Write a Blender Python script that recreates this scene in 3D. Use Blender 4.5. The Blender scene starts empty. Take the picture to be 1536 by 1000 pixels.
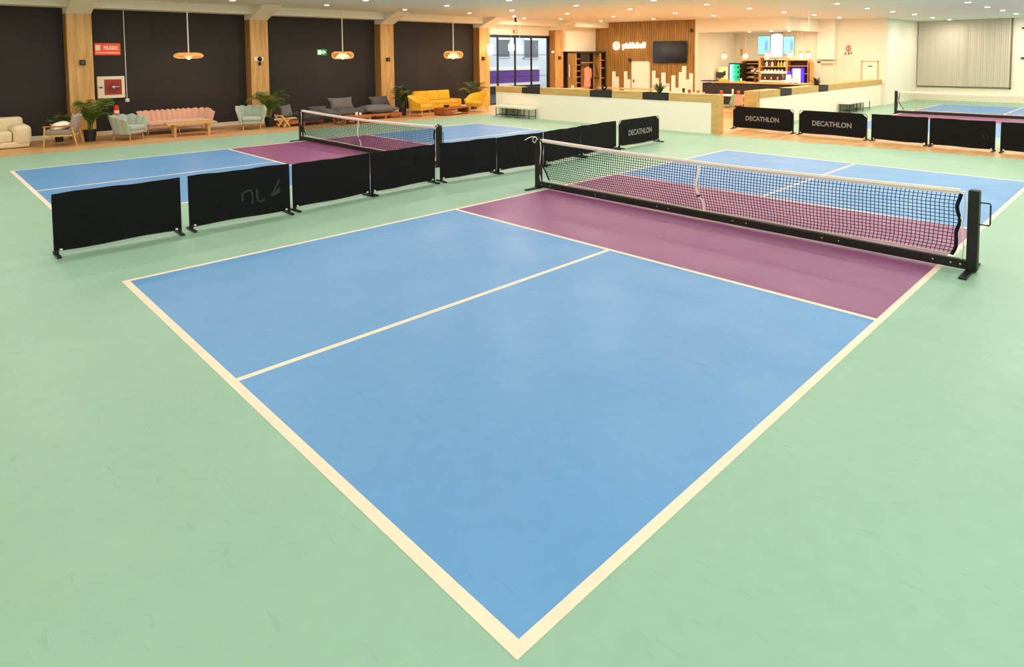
import bpy, bmesh, math, random
from mathutils import Vector, Matrix
random.seed(7)
sc = bpy.context.scene
col = sc.collection
R = math.radians
pi = math.pi

# ------------------------------------------------------------------ camera, world, exposure
cam_data = bpy.data.cameras.new('camera'); cam = bpy.data.objects.new('camera', cam_data); col.objects.link(cam)
yaw, pit, rol = 2.3731, .0610, -.0075
fw = Vector((math.cos(pit)*math.cos(yaw), math.cos(pit)*math.sin(yaw), -math.sin(pit)))
r0 = Vector((math.sin(yaw), -math.cos(yaw), 0)); u0 = r0.cross(fw)
rr = r0*math.cos(rol)+u0*math.sin(rol); uu = -r0*math.sin(rol)+u0*math.cos(rol)
cam.matrix_world = Matrix(((rr.x, uu.x, -fw.x, 1.7222), (rr.y, uu.y, -fw.y, -1.6698), (rr.z, uu.z, -fw.z, 2.3916), (0, 0, 0, 1)))
cam_data.sensor_fit = 'HORIZONTAL'; cam_data.sensor_width = 36
cam_data.lens = 959.79*36/1536
cam_data.shift_y = -(500-143.8)/1536
cam_data.clip_end = 200; cam_data.clip_start = .05
sc.camera = cam
w = bpy.data.worlds.new('world'); sc.world = w; w.use_nodes = True
w.node_tree.nodes['Background'].inputs[0].default_value = (.96, .97, 1, 1)
w.node_tree.nodes['Background'].inputs[1].default_value = 2.4
sc.view_settings.view_transform = 'Standard'; sc.view_settings.look = 'None'
sc.view_settings.gamma = 1; sc.view_settings.use_curve_mapping = False
sc.view_settings.exposure = -0.09
sc.cycles.use_denoising = True
sc.cycles.max_bounces = 8; sc.cycles.diffuse_bounces = 5; sc.cycles.glossy_bounces = 3
sc.cycles.sample_clamp_indirect = 4
HALL_W, MID_W, CAFE_W, FAR_W = 25.0, 42.0, 56.0, 48.0          # watts of one downlight
HALL_C, COOL_C, CAFE_C = (1, .93, .84), (1, .93, .80), (1, .87, .68)

# ------------------------------------------------------------------ helpers
def lin(h):
    h = h.lstrip('#'); c = [int(h[i:i+2], 16)/255 for i in (0, 2, 4)]
    return tuple((x/12.92 if x <= .04045 else ((x+.055)/1.055)**2.4) for x in c)+(1,)

def mat(name, hexc, rough=.6, metal=0, spec=.5, noise=0, nscale=5, bump=0, bscale=60, emit=None, estr=0, sheen=0, stretch=None, trans=0, alpha=1):
    m = bpy.data.materials.new(name); m.use_nodes = True
    nt = m.node_tree; b = nt.nodes['Principled BSDF']
    b.inputs['Base Color'].default_value = lin(hexc)
    b.inputs['Roughness'].default_value = rough; b.inputs['Metallic'].default_value = metal
    b.inputs['Specular IOR Level'].default_value = spec
    if sheen: b.inputs['Sheen Weight'].default_value = sheen
    if trans: b.inputs['Transmission Weight'].default_value = trans; b.inputs['IOR'].default_value = 1.1
    if emit: b.inputs['Emission Color'].default_value = lin(emit); b.inputs['Emission Strength'].default_value = estr
    tc = None
    if noise or bump:
        tc = nt.nodes.new('ShaderNodeTexCoord'); mp = nt.nodes.new('ShaderNodeMapping')
        nt.links.new(tc.outputs['Object'], mp.inputs[0])
        if stretch: mp.inputs['Scale'].default_value = stretch
    if noise:
        n = nt.nodes.new('ShaderNodeTexNoise'); n.inputs['Scale'].default_value = nscale; n.inputs['Detail'].default_value = 5
        nt.links.new(mp.outputs[0], n.inputs[0])
        mr = nt.nodes.new('ShaderNodeMapRange'); mr.inputs[1].default_value = .25; mr.inputs[2].default_value = .75
        mr.inputs[3].default_value = 1-noise; mr.inputs[4].default_value = 1+noise
        nt.links.new(n.outputs[0], mr.inputs[0])
        mx = nt.nodes.new('ShaderNodeVectorMath'); mx.operation = 'SCALE'
        mx.inputs[0].default_value = lin(hexc)[:3]; nt.links.new(mr.outputs[0], mx.inputs['Scale'])
        nt.links.new(mx.outputs[0], b.inputs['Base Color'])
    if bump:
        n2 = nt.nodes.new('ShaderNodeTexNoise'); n2.inputs['Scale'].default_value = bscale; n2.inputs['Detail'].default_value = 3
        nt.links.new(mp.outputs[0], n2.inputs[0])
        bp = nt.nodes.new('ShaderNodeBump'); bp.inputs['Strength'].default_value = bump; bp.inputs['Distance'].default_value = .01
        nt.links.new(n2.outputs[0], bp.inputs['Height']); nt.links.new(bp.outputs[0], b.inputs['Normal'])
    return m

def wood(name, dark, light, axis=2, rough=.45, sc_=1.0, ripple=14):
    m = bpy.data.materials.new(name); m.use_nodes = True
    nt = m.node_tree; b = nt.nodes['Principled BSDF']; b.inputs['Roughness'].default_value = rough
    b.inputs['Specular IOR Level'].default_value = .35
    tc = nt.nodes.new('ShaderNodeTexCoord'); mp = nt.nodes.new('ShaderNodeMapping')
    s = [ripple*sc_]*3; s[axis] = .9*sc_; mp.inputs['Scale'].default_value = s
    nt.links.new(tc.outputs['Object'], mp.inputs[0])
    n = nt.nodes.new('ShaderNodeTexNoise'); n.inputs['Scale'].default_value = 1; n.inputs['Detail'].default_value = 6; n.inputs['Distortion'].default_value = .6
    nt.links.new(mp.outputs[0], n.inputs[0])
    cr = nt.nodes.new('ShaderNodeValToRGB'); cr.color_ramp.elements[0].position = .32; cr.color_ramp.elements[1].position = .68
    cr.color_ramp.elements[0].color = lin(dark); cr.color_ramp.elements[1].color = lin(light)
    nt.links.new(n.outputs[0], cr.inputs[0]); nt.links.new(cr.outputs[0], b.inputs['Base Color'])
    bp = nt.nodes.new('ShaderNodeBump'); bp.inputs['Strength'].default_value = .15; bp.inputs['Distance'].default_value = .004
    nt.links.new(n.outputs[0], bp.inputs['Height']); nt.links.new(bp.outputs[0], b.inputs['Normal'])
    return m

def court_mat(name, hexc, rough=.42, spec=.36):
    """painted resin sports floor: cloudy tone, small scuffs, fine relief, uneven gloss"""
    m = bpy.data.materials.new(name); m.use_nodes = True
    nt = m.node_tree; b = nt.nodes['Principled BSDF']; N = nt.nodes.new; Lk = nt.links.new
    b.inputs['Specular IOR Level'].default_value = spec
    tc = N('ShaderNodeTexCoord')
    def noi(scale, detail, rot=0, st=(1, 1, 1), dist=0):
        mp = N('ShaderNodeMapping'); mp.inputs['Scale'].default_value = st; mp.inputs['Rotation'].default_value[2] = rot
        Lk(tc.outputs['Object'], mp.inputs[0])
        n = N('ShaderNodeTexNoise'); n.inputs['Scale'].default_value = scale; n.inputs['Detail'].default_value = detail; n.inputs['Distortion'].default_value = dist
        Lk(mp.outputs[0], n.inputs[0]); return n.outputs[0]
    def rng(s, a, b_, c, d):
        r = N('ShaderNodeMapRange'); r.inputs[1].default_value = a; r.inputs[2].default_value = b_; r.inputs[3].default_value = c; r.inputs[4].default_value = d
        Lk(s, r.inputs[0]); return r.outputs[0]
    def mul(a, b_):
        k = N('ShaderNodeMath'); k.operation = 'MULTIPLY'; Lk(a, k.inputs[0]); Lk(b_, k.inputs[1]); return k.outputs[0]
    cloud = rng(noi(.55, 6, dist=.4), .3, .7, .965, 1.035)
    fine = rng(noi(9, 5), .3, .7, .97, 1.03)
    scuff = rng(noi(5.5, 7, .6, (1, 4.5, 1), 1.2), .27, .36, .90, 1.0)
    f = mul(mul(cloud, fine), scuff)
    mx = N('ShaderNodeVectorMath'); mx.operation = 'SCALE'; mx.inputs[0].default_value = lin(hexc)[:3]
    Lk(f, mx.inputs['Scale']); Lk(mx.outputs[0], b.inputs['Base Color'])
    Lk(rng(noi(1.7, 5), .3, .7, rough-.05, rough+.07), b.inputs['Roughness'])
    bp = N('ShaderNodeBump'); bp.inputs['Strength'].default_value = .12; bp.inputs['Distance'].default_value = .004
    Lk(noi(40, 4), bp.inputs['Height']); Lk(bp.outputs[0], b.inputs['Normal'])
    return m

class MB:
    def __init__(s): s.v = []; s.f = []
    def add(s, vs, fs):
        n = len(s.v); s.v += [tuple(p) for p in vs]; s.f += [tuple(i+n for i in f) for f in fs]; return s
    def box(s, x0, y0, z0, x1, y1, z1):
        return s.add([(x0, y0, z0), (x1, y0, z0), (x1, y1, z0), (x0, y1, z0), (x0, y0, z1), (x1, y0, z1), (x1, y1, z1), (x0, y1, z1)],
                     [(0, 3, 2, 1), (4, 5, 6, 7), (0, 1, 5, 4), (1, 2, 6, 5), (2, 3, 7, 6), (3, 0, 4, 7)])
    def obox(s, c, size, rx=0, ry=0, rz=0):
        n = len(s.v); a, b, d = [q/2 for q in size]
        s.box(-a, -b, -d, a, b, d)
        m = Matrix.Translation(c) @ Matrix.Rotation(rz, 4, 'Z') @ Matrix.Rotation(ry, 4, 'Y') @ Matrix.Rotation(rx, 4, 'X')
        s.v[n:] = [tuple(m @ Vector(p)) for p in s.v[n:]]; return s
    def prism(s, poly, axis, a, b):
        """poly of 2D points extruded along axis from a to b"""
        def P(p, t): return {'x': (t, p[0], p[1]), 'y': (p[0], t, p[1]), 'z': (p[0], p[1], t)}[axis]
        k = len(poly)
        return s.add([P(p, a) for p in poly]+[P(p, b) for p in poly],
                     [tuple(range(k)), tuple(range(2*k-1, k-1, -1))]+[(i, (i+1) % k, (i+1) % k+k, i+k) for i in range(k)])
    def tube(s, pts, r, n=6, r2=None, closed=False):
        pts = [Vector(p) for p in pts]; k = len(pts); vs = []; fs = []
        for i, p in enumerate(pts):
            t = (pts[(i+1) % k if closed else min(i+1, k-1)]-pts[(i-1) % k if closed else max(i-1, 0)]).normalized()
            a = t.cross(Vector((0, 0, 1)))
            if a.length < .05: a = t.cross(Vector((0, 1, 0)))
            a.normalize(); b = t.cross(a)
            rad = r if r2 is None else r+(r2-r)*i/max(1, k-1)
            for j in range(n):
                q = 2*pi*j/n; vs.append(p+a*math.cos(q)*rad+b*math.sin(q)*rad)
        for i in range(k if closed else k-1):
            for j in range(n):
                i2 = (i+1) % k
                fs.append((i*n+j, i*n+(j+1) % n, i2*n+(j+1) % n, i2*n+j))
        if not closed: fs += [tuple(range(n)), tuple(range((k-1)*n+n-1, (k-1)*n-1, -1))]
        return s.add(vs, fs)
    def lathe(s, prof, n=20, c=(0, 0, 0), sx=1, sy=1, wob=None):
        vs = []; fs = []; k = len(prof)
        for i, (r, z) in enumerate(prof):
            for j in range(n):
                q = 2*pi*j/n; m = wob(q, i) if wob else 1
                vs.append((c[0]+max(r, 1e-4)*math.cos(q)*sx*m, c[1]+max(r, 1e-4)*math.sin(q)*sy*m, c[2]+z))
        for i in range(k-1):
            for j in range(n): fs.append((i*n+j, i*n+(j+1) % n, (i+1)*n+(j+1) % n, (i+1)*n+j))
        fs += [tuple(range(n-1, -1, -1)), tuple(range((k-1)*n, k*n))]
        return s.add(vs, fs)
    def grid(s, fn, nu, nv, closed_u=False, flip=False):
        vs = [fn(i/nu, j/nv) for j in range(nv+1) for i in range(nu+1)]
        fs = [(j*(nu+1)+i, j*(nu+1)+i+1, (j+1)*(nu+1)+i+1, (j+1)*(nu+1)+i) for j in range(nv) for i in range(nu)]
        return s.add(vs, fs)
    def shell(s, fa, fb, nu, nv):
        """closed solid between two grids fa, fb (u,v in 0..1)"""
        n = len(s.v); s.grid(fa, nu, nv); m = len(s.v); s.grid(fb, nu, nv)
        W = nu+1
        for i in range(nu):
            s.f.append((n+i, n+i+1, m+i+1, m+i)); s.f.append((n+nv*W+i, m+nv*W+i, m+nv*W+i+1, n+nv*W+i+1))
        for j in range(nv):
            s.f.append((n+j*W, m+j*W, m+(j+1)*W, n+(j+1)*W)); s.f.append((n+j*W+nu, n+(j+1)*W+nu, m+(j+1)*W+nu, m+j*W+nu))
        return s
    def rbox(s, c, size, r=.04, seg=3, rx=0, ry=0, rz=0, puff=0):
        bm = bmesh.new(); bmesh.ops.create_cube(bm, size=1)
        for v in bm.verts: v.co = Vector((v.co.x*size[0], v.co.y*size[1], v.co.z*size[2]))
        r = min(r, min(size)*.48)
        if puff: bmesh.ops.subdivide_edges(bm, edges=bm.edges[:], cuts=0)
        bmesh.ops.bevel(bm, geom=bm.edges[:], offset=r, segments=seg, profile=.5, affect='EDGES')
        m = Matrix.Translation(c) @ Matrix.Rotation(rz, 4, 'Z') @ Matrix.Rotation(ry, 4, 'Y') @ Matrix.Rotation(rx, 4, 'X')
        bm.verts.index_update()
        s.add([m @ v.co for v in bm.verts], [[v.index for v in f.verts] for f in bm.faces]); bm.free(); return s
    def pillow(s, c, size, rx=0, ry=0, rz=0, n=10, pinch=.35, base=.12):
        a, b, h = [q/2 for q in size]
        m = Matrix.Translation(c) @ Matrix.Rotation(rz, 4, 'Z') @ Matrix.Rotation(ry, 4, 'Y') @ Matrix.Rotation(rx, 4, 'X')
        def f(sg):
            def g(u, v):
                x, y = 2*u-1, 2*v-1
                t = (1-abs(x)**3)*(1-abs(y)**3)
                k = 1-pinch*.35*((1-abs(x)**2)*(abs(y)**6)+(1-abs(y)**2)*(abs(x)**6))
                return tuple(m @ Vector((x*a*k, y*b*k, sg*h*(base+(1-base)*t**.55))))
            return g
        return s.shell(f(-1), f(1), n, n)

def ob(name, mb, material, parent=None, kind=None, smooth=False, loc=None, label=None):
    me = bpy.data.meshes.new(name); me.from_pydata(mb.v, [], mb.f)
    bm = bmesh.new(); bm.from_mesh(me); bmesh.ops.recalc_face_normals(bm, faces=bm.faces[:]); bm.to_mesh(me); bm.free()
    if isinstance(material, (list, tuple)):
        for q in material: me.materials.append(q)
    else: me.materials.append(material)
    if smooth:
        for p in me.polygons: p.use_smooth = True
        me.set_sharp_from_angle(angle=R(38))
    o = bpy.data.objects.new(name, me); col.objects.link(o)
    if parent: o.parent = parent
    if kind: o['kind'] = kind
    if loc: o.location = loc
    if label: o['label'] = label
    return o
def tag(o, label, cat, group=None):
    o['label'] = label; o['category'] = cat
    if group: o['group'] = group
    return o
def thing(name, label, cat, loc=(0, 0, 0), rz=0, group=None):
    o = bpy.data.objects.new(name, None); col.objects.link(o); o.empty_display_size = .2
    o.location = loc; o.rotation_euler = (0, 0, rz); return tag(o, label, cat, group)
def copy_tree(o, parent=None):
    c = o.copy(); col.objects.link(c)
    if parent: c.parent = parent
    for ch in list(o.children): copy_tree(ch, c)
    return c
def struct(name, mb, m, parent=None, smooth=False):
    return ob(name, mb, m, parent, None if parent else 'structure', smooth)
def sroot(name):
    o = bpy.data.objects.new(name, None); col.objects.link(o); o['kind'] = 'structure'; return o
def box(*a): return MB().box(*a)
def text(name, s, size, m, parent, loc, rot, depth=.002, xs=1.0, shear=0, align='CENTER', spacing=1.0, bold=0.0):
    cu = bpy.data.curves.new(name+'_curve', 'FONT'); cu.body = s; cu.size = size; cu.extrude = depth; cu.shear = shear
    cu.align_x = align; cu.align_y = 'CENTER'; cu.space_character = spacing; cu.offset = bold; cu.resolution_u = 3
    t = bpy.data.objects.new(name+'_tmp', cu); col.objects.link(t)
    dg = bpy.context.evaluated_depsgraph_get(); me = bpy.data.meshes.new_from_object(t.evaluated_get(dg))
    bpy.data.objects.remove(t); me.materials.clear(); me.materials.append(m)
    for v in me.vertices: v.co.x *= xs
    o = bpy.data.objects.new(name, me); col.objects.link(o); o.parent = parent; o.location = loc; o.rotation_euler = rot
    return o
UP = (pi/2, 0, 0)     # text standing up, reading along +X, facing -Y

# ------------------------------------------------------------------ materials
M = {}
M['green'] = court_mat('court_green', '#98b9a0', .46)
M['blue'] = court_mat('court_blue', '#6398cc', .40)
M['purple'] = court_mat('court_purple', '#93507c', .40)
M['line'] = court_mat('court_line_cream', '#f9dcc4', .5)
M['floorwood'] = wood('floor_wood', '#c08d58', '#dcae78', axis=1, rough=.4, ripple=5)
M['floorcafe'] = wood('floor_cafe_wood', '#d8a56c', '#ecc290', axis=1, rough=.4, ripple=5)
M['ceil'] = mat('ceiling_white', '#e6e2d6', .55, noise=.02, nscale=2)
M['beam'] = mat('beam_cream', '#f2e8d4', .8)
M['white'] = mat('wall_white', '#f7eedd', .85, noise=.015, nscale=1.5)
M['warmwall'] = mat('wall_warm_white', '#f5ead4', .85, noise=.015, nscale=1.5)
M['black'] = mat('wall_black_paint', '#2c2520', .75, noise=.12, nscale=1.3, bump=.2, bscale=30)
M['skirt'] = mat('skirting_white', '#ece2d0', .6)
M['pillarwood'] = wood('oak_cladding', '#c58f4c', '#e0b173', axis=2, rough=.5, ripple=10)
M['pillarside'] = wood('oak_cladding_dark', '#9a6c38', '#b3854c', axis=2, rough=.5, ripple=10)  # darker tone of the cladding oak, for pillar sides and back panels
M['slatwood'] = wood('slat_oak', '#8c6630', '#b08444', axis=2, rough=.5, ripple=9)
M['capwood'] = wood('cap_oak', '#c99c58', '#dab573', axis=0, rough=.45, ripple=9)
M['teak'] = wood('teak', '#9c5426', '#c07a42', axis=1, rough=.5)
M['walnut'] = wood('walnut', '#8a4520', '#b06a35', axis=1, rough=.45)
M['oak'] = wood('light_oak', '#c99552', '#e2b678', axis=1, rough=.5)
M['fabric'] = mat('barrier_black_fabric', '#100f10', .75, spec=.2, noise=.25, nscale=4, bump=.3, bscale=25)
M['bmetal'] = mat('black_metal', '#17151a', .45, spec=.4)
M['post'] = mat('net_post_black', '#1c1815', .5, spec=.4, noise=.1)
M['tape'] = mat('cream_tape', '#fff0e2', .7)
M['tapelow'] = mat('tan_tape', '#dcc4a8', .7)
M['net'] = mat('net_black_cord', '#14161c', .8, spec=.2)
M['chrome'] = mat('chrome', '#d8d5d0', .25, metal=1)
M['greytext'] = mat('grey_print', '#8f8a84', .7)
M['faint'] = mat('faint_print', '#302f2d', .8)
M['glass'] = mat('clear_glass', '#f4fbff', .02, spec=.5, trans=1)
M['pink'] = mat('pink_velvet', '#dba78e', .75, sheen=.5, noise=.05, nscale=8)
M['sage'] = mat('sage_velvet', '#a9b4a2', .75, sheen=.5, noise=.05, nscale=8)
M['creamfab'] = mat('cream_boucle', '#e6d3ae', .9, noise=.04, nscale=15, bump=.4, bscale=120)
M['greyfab'] = mat('grey_fabric', '#a39688', .9, noise=.08, nscale=30)
M['yellow'] = mat('mustard_fabric', '#e8ae12', .8, sheen=.2, noise=.06, nscale=12, bump=.2, bscale=150)
M['charcoal'] = mat('charcoal_fabric', '#56514f', .9, noise=.1, nscale=8, bump=.2, bscale=90)
M['charcoal2'] = mat('charcoal_fabric_light', '#6d6865', .9, noise=.1, nscale=8, bump=.2, bscale=90)
M['leaf'] = mat('palm_green', '#4f6e24', .5, noise=.25, nscale=6)
M['leafdark'] = mat('palm_dark_green', '#35502a', .5, noise=.25, nscale=6)
M['leafdry'] = mat('palm_stem_yellow', '#9c8a3a', .6)
M['agave'] = mat('agave_leaf', '#35432c', .5, noise=.2)
M['agave2'] = mat('agave_leaf_grey', '#4a4032', .5, noise=.2)
M['pot'] = mat('dark_pot', '#2a2624', .6)
M['soil'] = mat('soil', '#3a2a1e', .95)
M['wicker'] = mat('wicker', '#e2ae6c', .7, noise=.15, nscale=20, emit='#efae5c', estr=.35)
M['wickerw'] = mat('wicker_inner', '#fbeccb', .7, emit='#ffe3ae', estr=1.3)
M['cord'] = mat('white_cord', '#e8e2d8', .6)
M['bulb'] = mat('lit_bulb', '#ffffff', .5, emit='#fff0d8', estr=8)
M['lens'] = mat('downlight_lens_lit', '#ffffff', .5, emit='#fff6ea', estr=9)
M['ring'] = mat('downlight_ring', '#d8cec0', .35, metal=.3)
M['red'] = mat('safety_red', '#e0301c', .5)
M['redlight'] = mat('sign_red', '#f0522e', .5, emit='#e8431f', estr=.25)
M['darkred'] = mat('cabinet_red', '#a8301e', .35)
M['signwhite'] = mat('sign_white', '#fff0dc', .6)
M['signgreen'] = mat('exit_sign_green', '#2f8a4a', .5, emit='#3aa75c', estr=.3)
M['signglow'] = mat('exit_sign_lit', '#e8ffe0', .5, emit='#dcffcc', estr=1.0)
M['screenblack'] = mat('tv_screen', '#15161c', .18)
M['tvframe'] = mat('tv_frame', '#0c0b0b', .35)
M['neon'] = mat('lit_sign_letters', '#fffbe8', .5, emit='#fff6dc', estr=5)
M['cyan'] = mat('menu_screen_cyan', '#8fe9ff', .4, emit='#74dcf6', estr=1.15)
M['cyanblue'] = mat('menu_screen_blue', '#6fa6f0', .4, emit='#5f98ec', estr=1.0)
M['screenwhite'] = mat('menu_screen_white', '#e6fbff', .4, emit='#d8f6ff', estr=1.15)
M['dark'] = mat('bar_front_dark', '#2b2422', .55, noise=.1)
M['shelfwood'] = wood('back_bar_oak', '#c98f45', '#e3b064', axis=0, rough=.5)
M['shelfdark'] = mat('back_bar_dark', '#4a3026', .7)
M['greenglow'] = mat('cooler_lit_green', '#19c98a', .4, emit='#12c682', estr=1.0)
M['cyanglow'] = mat('cooler_lit_cyan', '#b8fff4', .4, emit='#9af7e6', estr=1.2)
M['purpleglow'] = mat('cabinet_lit_violet', '#5b3fd0', .4, emit='#5a38d8', estr=.9)
M['paleglow'] = mat('cabinet_lit_pale', '#f0eaff', .4, emit='#ece4ff', estr=1.1)
M['limeglow'] = mat('wall_panel_lit_lime', '#d8f2a0', .5, emit='#cdf08c', estr=.5)
M['steel'] = mat('brushed_steel', '#c8c2b8', .3, metal=.8)
M['blind'] = mat('blind_fabric', '#d2c5b4', .85)
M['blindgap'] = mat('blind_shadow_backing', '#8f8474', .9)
M['wframe'] = mat('window_frame_bronze', '#8a7a5e', .5)
M['dframe'] = mat('door_frame_dark', '#1f1718', .4)
M['facade'] = mat('street_render_pale', '#dfe6ea', .8, noise=.02)
M['street'] = mat('street_asphalt', '#3c3a3c', .9)
M['purpleband'] = mat('street_purple_band', '#6a3f95', .7, noise=.1, nscale=2)
M['swindow'] = mat('street_window_grey', '#6f7378', .4)
M['chairgreen'] = mat('chair_green', '#86a27a', .5)
M['orange'] = mat('orange_object', '#e0671f', .6)
M['coat'] = mat('pink_coat', '#f5a48c', .8)
M['jar'] = mat('brown_glass', '#6a2c18', .3)
M['yelitem'] = mat('yellow_item', '#e8c040', .4)
M['petal'] = mat('pink_petals', '#f3bcc4', .7)
M['creampanel'] = mat('cream_panel', '#fdf2de', .7)
M['benchtop'] = mat('bench_top_cream', '#fbf0da', .6)
M['wire'] = mat('wire_basket', '#5c6a58', .5, metal=.4)
M['hose'] = mat('hose_cabinet_white', '#f3e3cf', .5)

# ------------------------------------------------------------------ floor
struct('floor', box(-22.6, -9, -.12, 9, 37.3, 0), M['green'])
fl = MB(); fl.box(-22.6, -9, -.01, -18.45, 16.2, .003); struct('floor_lounge', fl, M['floorwood'])
fl = MB(); fl.box(-22.6, 16.2, -.01, -7.78, 31.7, .003); struct('floor_cafe', fl, M['floorcafe'])
fl = MB(); fl.prism([(-7.78, 16.0), (9, 17.2), (9, 18.35), (-7.78, 18.35)], 'z', -.01, .003); struct('floor_walkway', fl, M['floorwood'])

def court(label, x0, y0, near=True):
    """painted court: x0..x0+6.096 across, y0..y0+13.41 long"""
    c = thing('pickleball_court', label, 'court', (x0, y0, 0))
    W, L, lw = 6.096, 13.411, .055
    h1, h2 = .0015, .0028
    def slab(n, x, y, X, Y, h, m): ob(n, box(x, y, -.0005, X, Y, h), m, c)
    for (x, X) in ((lw, W/2-lw/2), (W/2+lw/2, W-lw)):
        slab('service_box', x, lw*1.25, X, 4.572, h1, M['blue']); slab('service_box', x, L-4.572, X, L-lw, h1, M['blue'])
    slab('kitchen_zone', lw, 4.572+lw, W-lw, L-4.572-lw, h1, M['purple'])
    slab('baseline', 0, 0, W, lw*1.25, h2, M['line']); slab('baseline', 0, L-lw, W, L, h2, M['line'])
    slab('sideline', 0, lw*1.25, lw, L-lw, h2+.0003, M['line']); slab('sideline', W-lw*1.1, lw*1.25, W, L-lw, h2+.0003, M['line'])
    slab('kitchen_line', lw, 4.572, W-lw, 4.572+lw, h2, M['line']); slab('kitchen_line', lw, L-4.572-lw, W-lw, L-4.572, h2, M['line'])
    slab('center_line', W/2-lw/2, lw*1.25, W/2+lw/2, 4.572, h2, M['line']); slab('center_line', W/2-lw/2, L-4.572, W/2+lw/2, L-lw, h2, M['line'])
court('large foreground court with blue service boxes, purple kitchen and cream lines', -6.096, 0)
court('blue and purple court beside the lounge sofas, behind the near row of barriers', -15.75, .05)
court('distant blue and purple court in front of the window blinds', -5.87, 20.55)

# ------------------------------------------------------------------ room shell
XW = -21.9
def ceil_z(x): return 4.06 if x > -8 else (4.06+(-8-x)*.0165 if x > -20 else 4.258)
struct('roof_slab', box(-23.2, -9.6, 4.40, 9.4, 38, 4.5), M['ceil'])
cb = MB(); x = -22.6
while x < 8.95:
    X = min(x+.33, 9.0); zz = ceil_z(x); z2 = ceil_z(X)
    cb.add([(x, -9, zz), (X-.006, -9, z2), (X-.006, 37.3, z2), (x, 37.3, zz), (x, -9, zz+.05), (X-.006, -9, z2+.05), (X-.006, 37.3, z2+.05), (x, 37.3, zz+.05)],
           [(0, 3, 2, 1), (4, 5, 6, 7), (0, 1, 5, 4), (1, 2, 6, 5), (2, 3, 7, 6), (3, 0, 4, 7)])
    x += .33
struct('ceiling', cb, M['ceil'])
cb = MB()
for a, b in ((-22.6, -20), (-20, -8), (-8, 9)):
    za, zb = ceil_z(a)+.055, ceil_z(b+(.01 if b < 0 else 0))+.055
    if b == -20: zb = za
    cb.add([(a, -9, za), (b, -9, zb), (b, 37.3, zb), (a, 37.3, za), (a, -9, za+.03), (b, -9, zb+.03), (b, 37.3, zb+.03), (a, 37.3, za+.03)],
           [(0, 3, 2, 1), (4, 5, 6, 7), (0, 1, 5, 4), (1, 2, 6, 5), (2, 3, 7, 6), (3, 0, 4, 7)])
struct('ceiling_light_stop', cb, M['ceil'])  # unseen plate added above the plank gaps to stop light leaks
struct('wall_back', box(-23.2, -9.3, -.1, 9.4, -9, 4.45), M['white'])
struct('wall_right', box(9, -9.3, -.1, 9.3, 37.6, 4.45), M['white'])
PY = [2.15, 7.65, 13.1, 18.6, 24.0]; PW = .64; PX = -21.45
# dark painted bays of the left wall
struct('wall_left', box(-22.2, -9.3, -.1, XW, 18.7, 4.3), M['black'])
struct('wall_left_end', box(-22.3, 24.5, 0, -22.15, 31.8, 4.3), M['warmwall'])
struct('wall_left_upper', box(-22.15, 24.6, 2.66, -21.25, 27.6, 4.3), M['warmwall'])
ys = [-9]+PY
for i, y in enumerate(ys[:-1]):
    if i < 4:
        struct('baseboard_left', box(XW-.01, y+(PW if i else 0), 0, XW+.02, ys[i+1], .13), M['skirt'])
bk = MB(); bk.box(-22.15, -9, 3.98, -21.17, 24.3, 4.3); struct('trim_bulkhead', bk, M['beam'])
struct('trim_bulkhead_end', box(-22.15, 24.3, 3.96, -20.33, 27.25, 4.3), M['beam'])
for y in PY:
    p = sroot('pillar')
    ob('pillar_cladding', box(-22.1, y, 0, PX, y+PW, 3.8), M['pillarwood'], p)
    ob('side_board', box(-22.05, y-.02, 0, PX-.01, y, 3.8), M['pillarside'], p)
    ob('haunch', MB().prism([(-22.1, 3.8), (PX, 3.8), (-20.25, 4.235), (-20.25, 4.27), (-22.1, 4.27)], 'y', y-.02, y+PW), M['beam'], p)
# lintel and glazed wall between the fourth and fifth pillars
struct('wall_left_lintel', box(-22.1, 19.2, 3.5, XW, 24.0, 4.0), M['warmwall'])
w1 = sroot('window_1')
fr = MB(); fr.box(-21.98, 19.24, 3.37, -21.86, 24.0, 3.5); fr.box(-21.98, 23.86, 0, -21.86, 24.0, 3.4); fr.box(-21.98, 19.24, 0, -21.86, 19.3, 3.4); fr.box(-21.98, 19.3, 0, -21.86, 23.9, .08)
ob('window_frame', fr, M['dframe'], w1)
MY = [20.2, 21.42, 22.62]
for y in MY: ob('mullion', box(-21.96, y-.035, .08, -21.88, y+.035, 3.38), M['dframe'], w1)
for z in (2.49, 1.38):
    yy = [19.3]+MY+[23.86]
    for a, b in zip(yy, yy[1:]): ob('glazing_bar', box(-21.94, a+.03, z-.012, -21.9, b-.03, z+.012), M['dframe'], w1)
yy = [19.3]+MY+[23.86]
for a, b in zip(yy, yy[1:]): ob('window_pane', box(-21.925, a, .08, -21.917, b, 3.38), M['glass'], w1)
# wood slatted wall with the tv, y = 27.2
struct('wall_wood', box(-22.15, 27.26, 0, -14.95, 27.5, 4.3), M['pillarside'])
sl = MB(); x = -21.27
while x < -15.0:
    top = 3.97 if x < -20.36 else 4.26
    sl.box(x, 27.2, 0, min(x+.118, -14.95), 27.27, top); x += .135
o = ob('wall_slats', sl, M['slatwood']); o['kind'] = 'structure'
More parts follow.
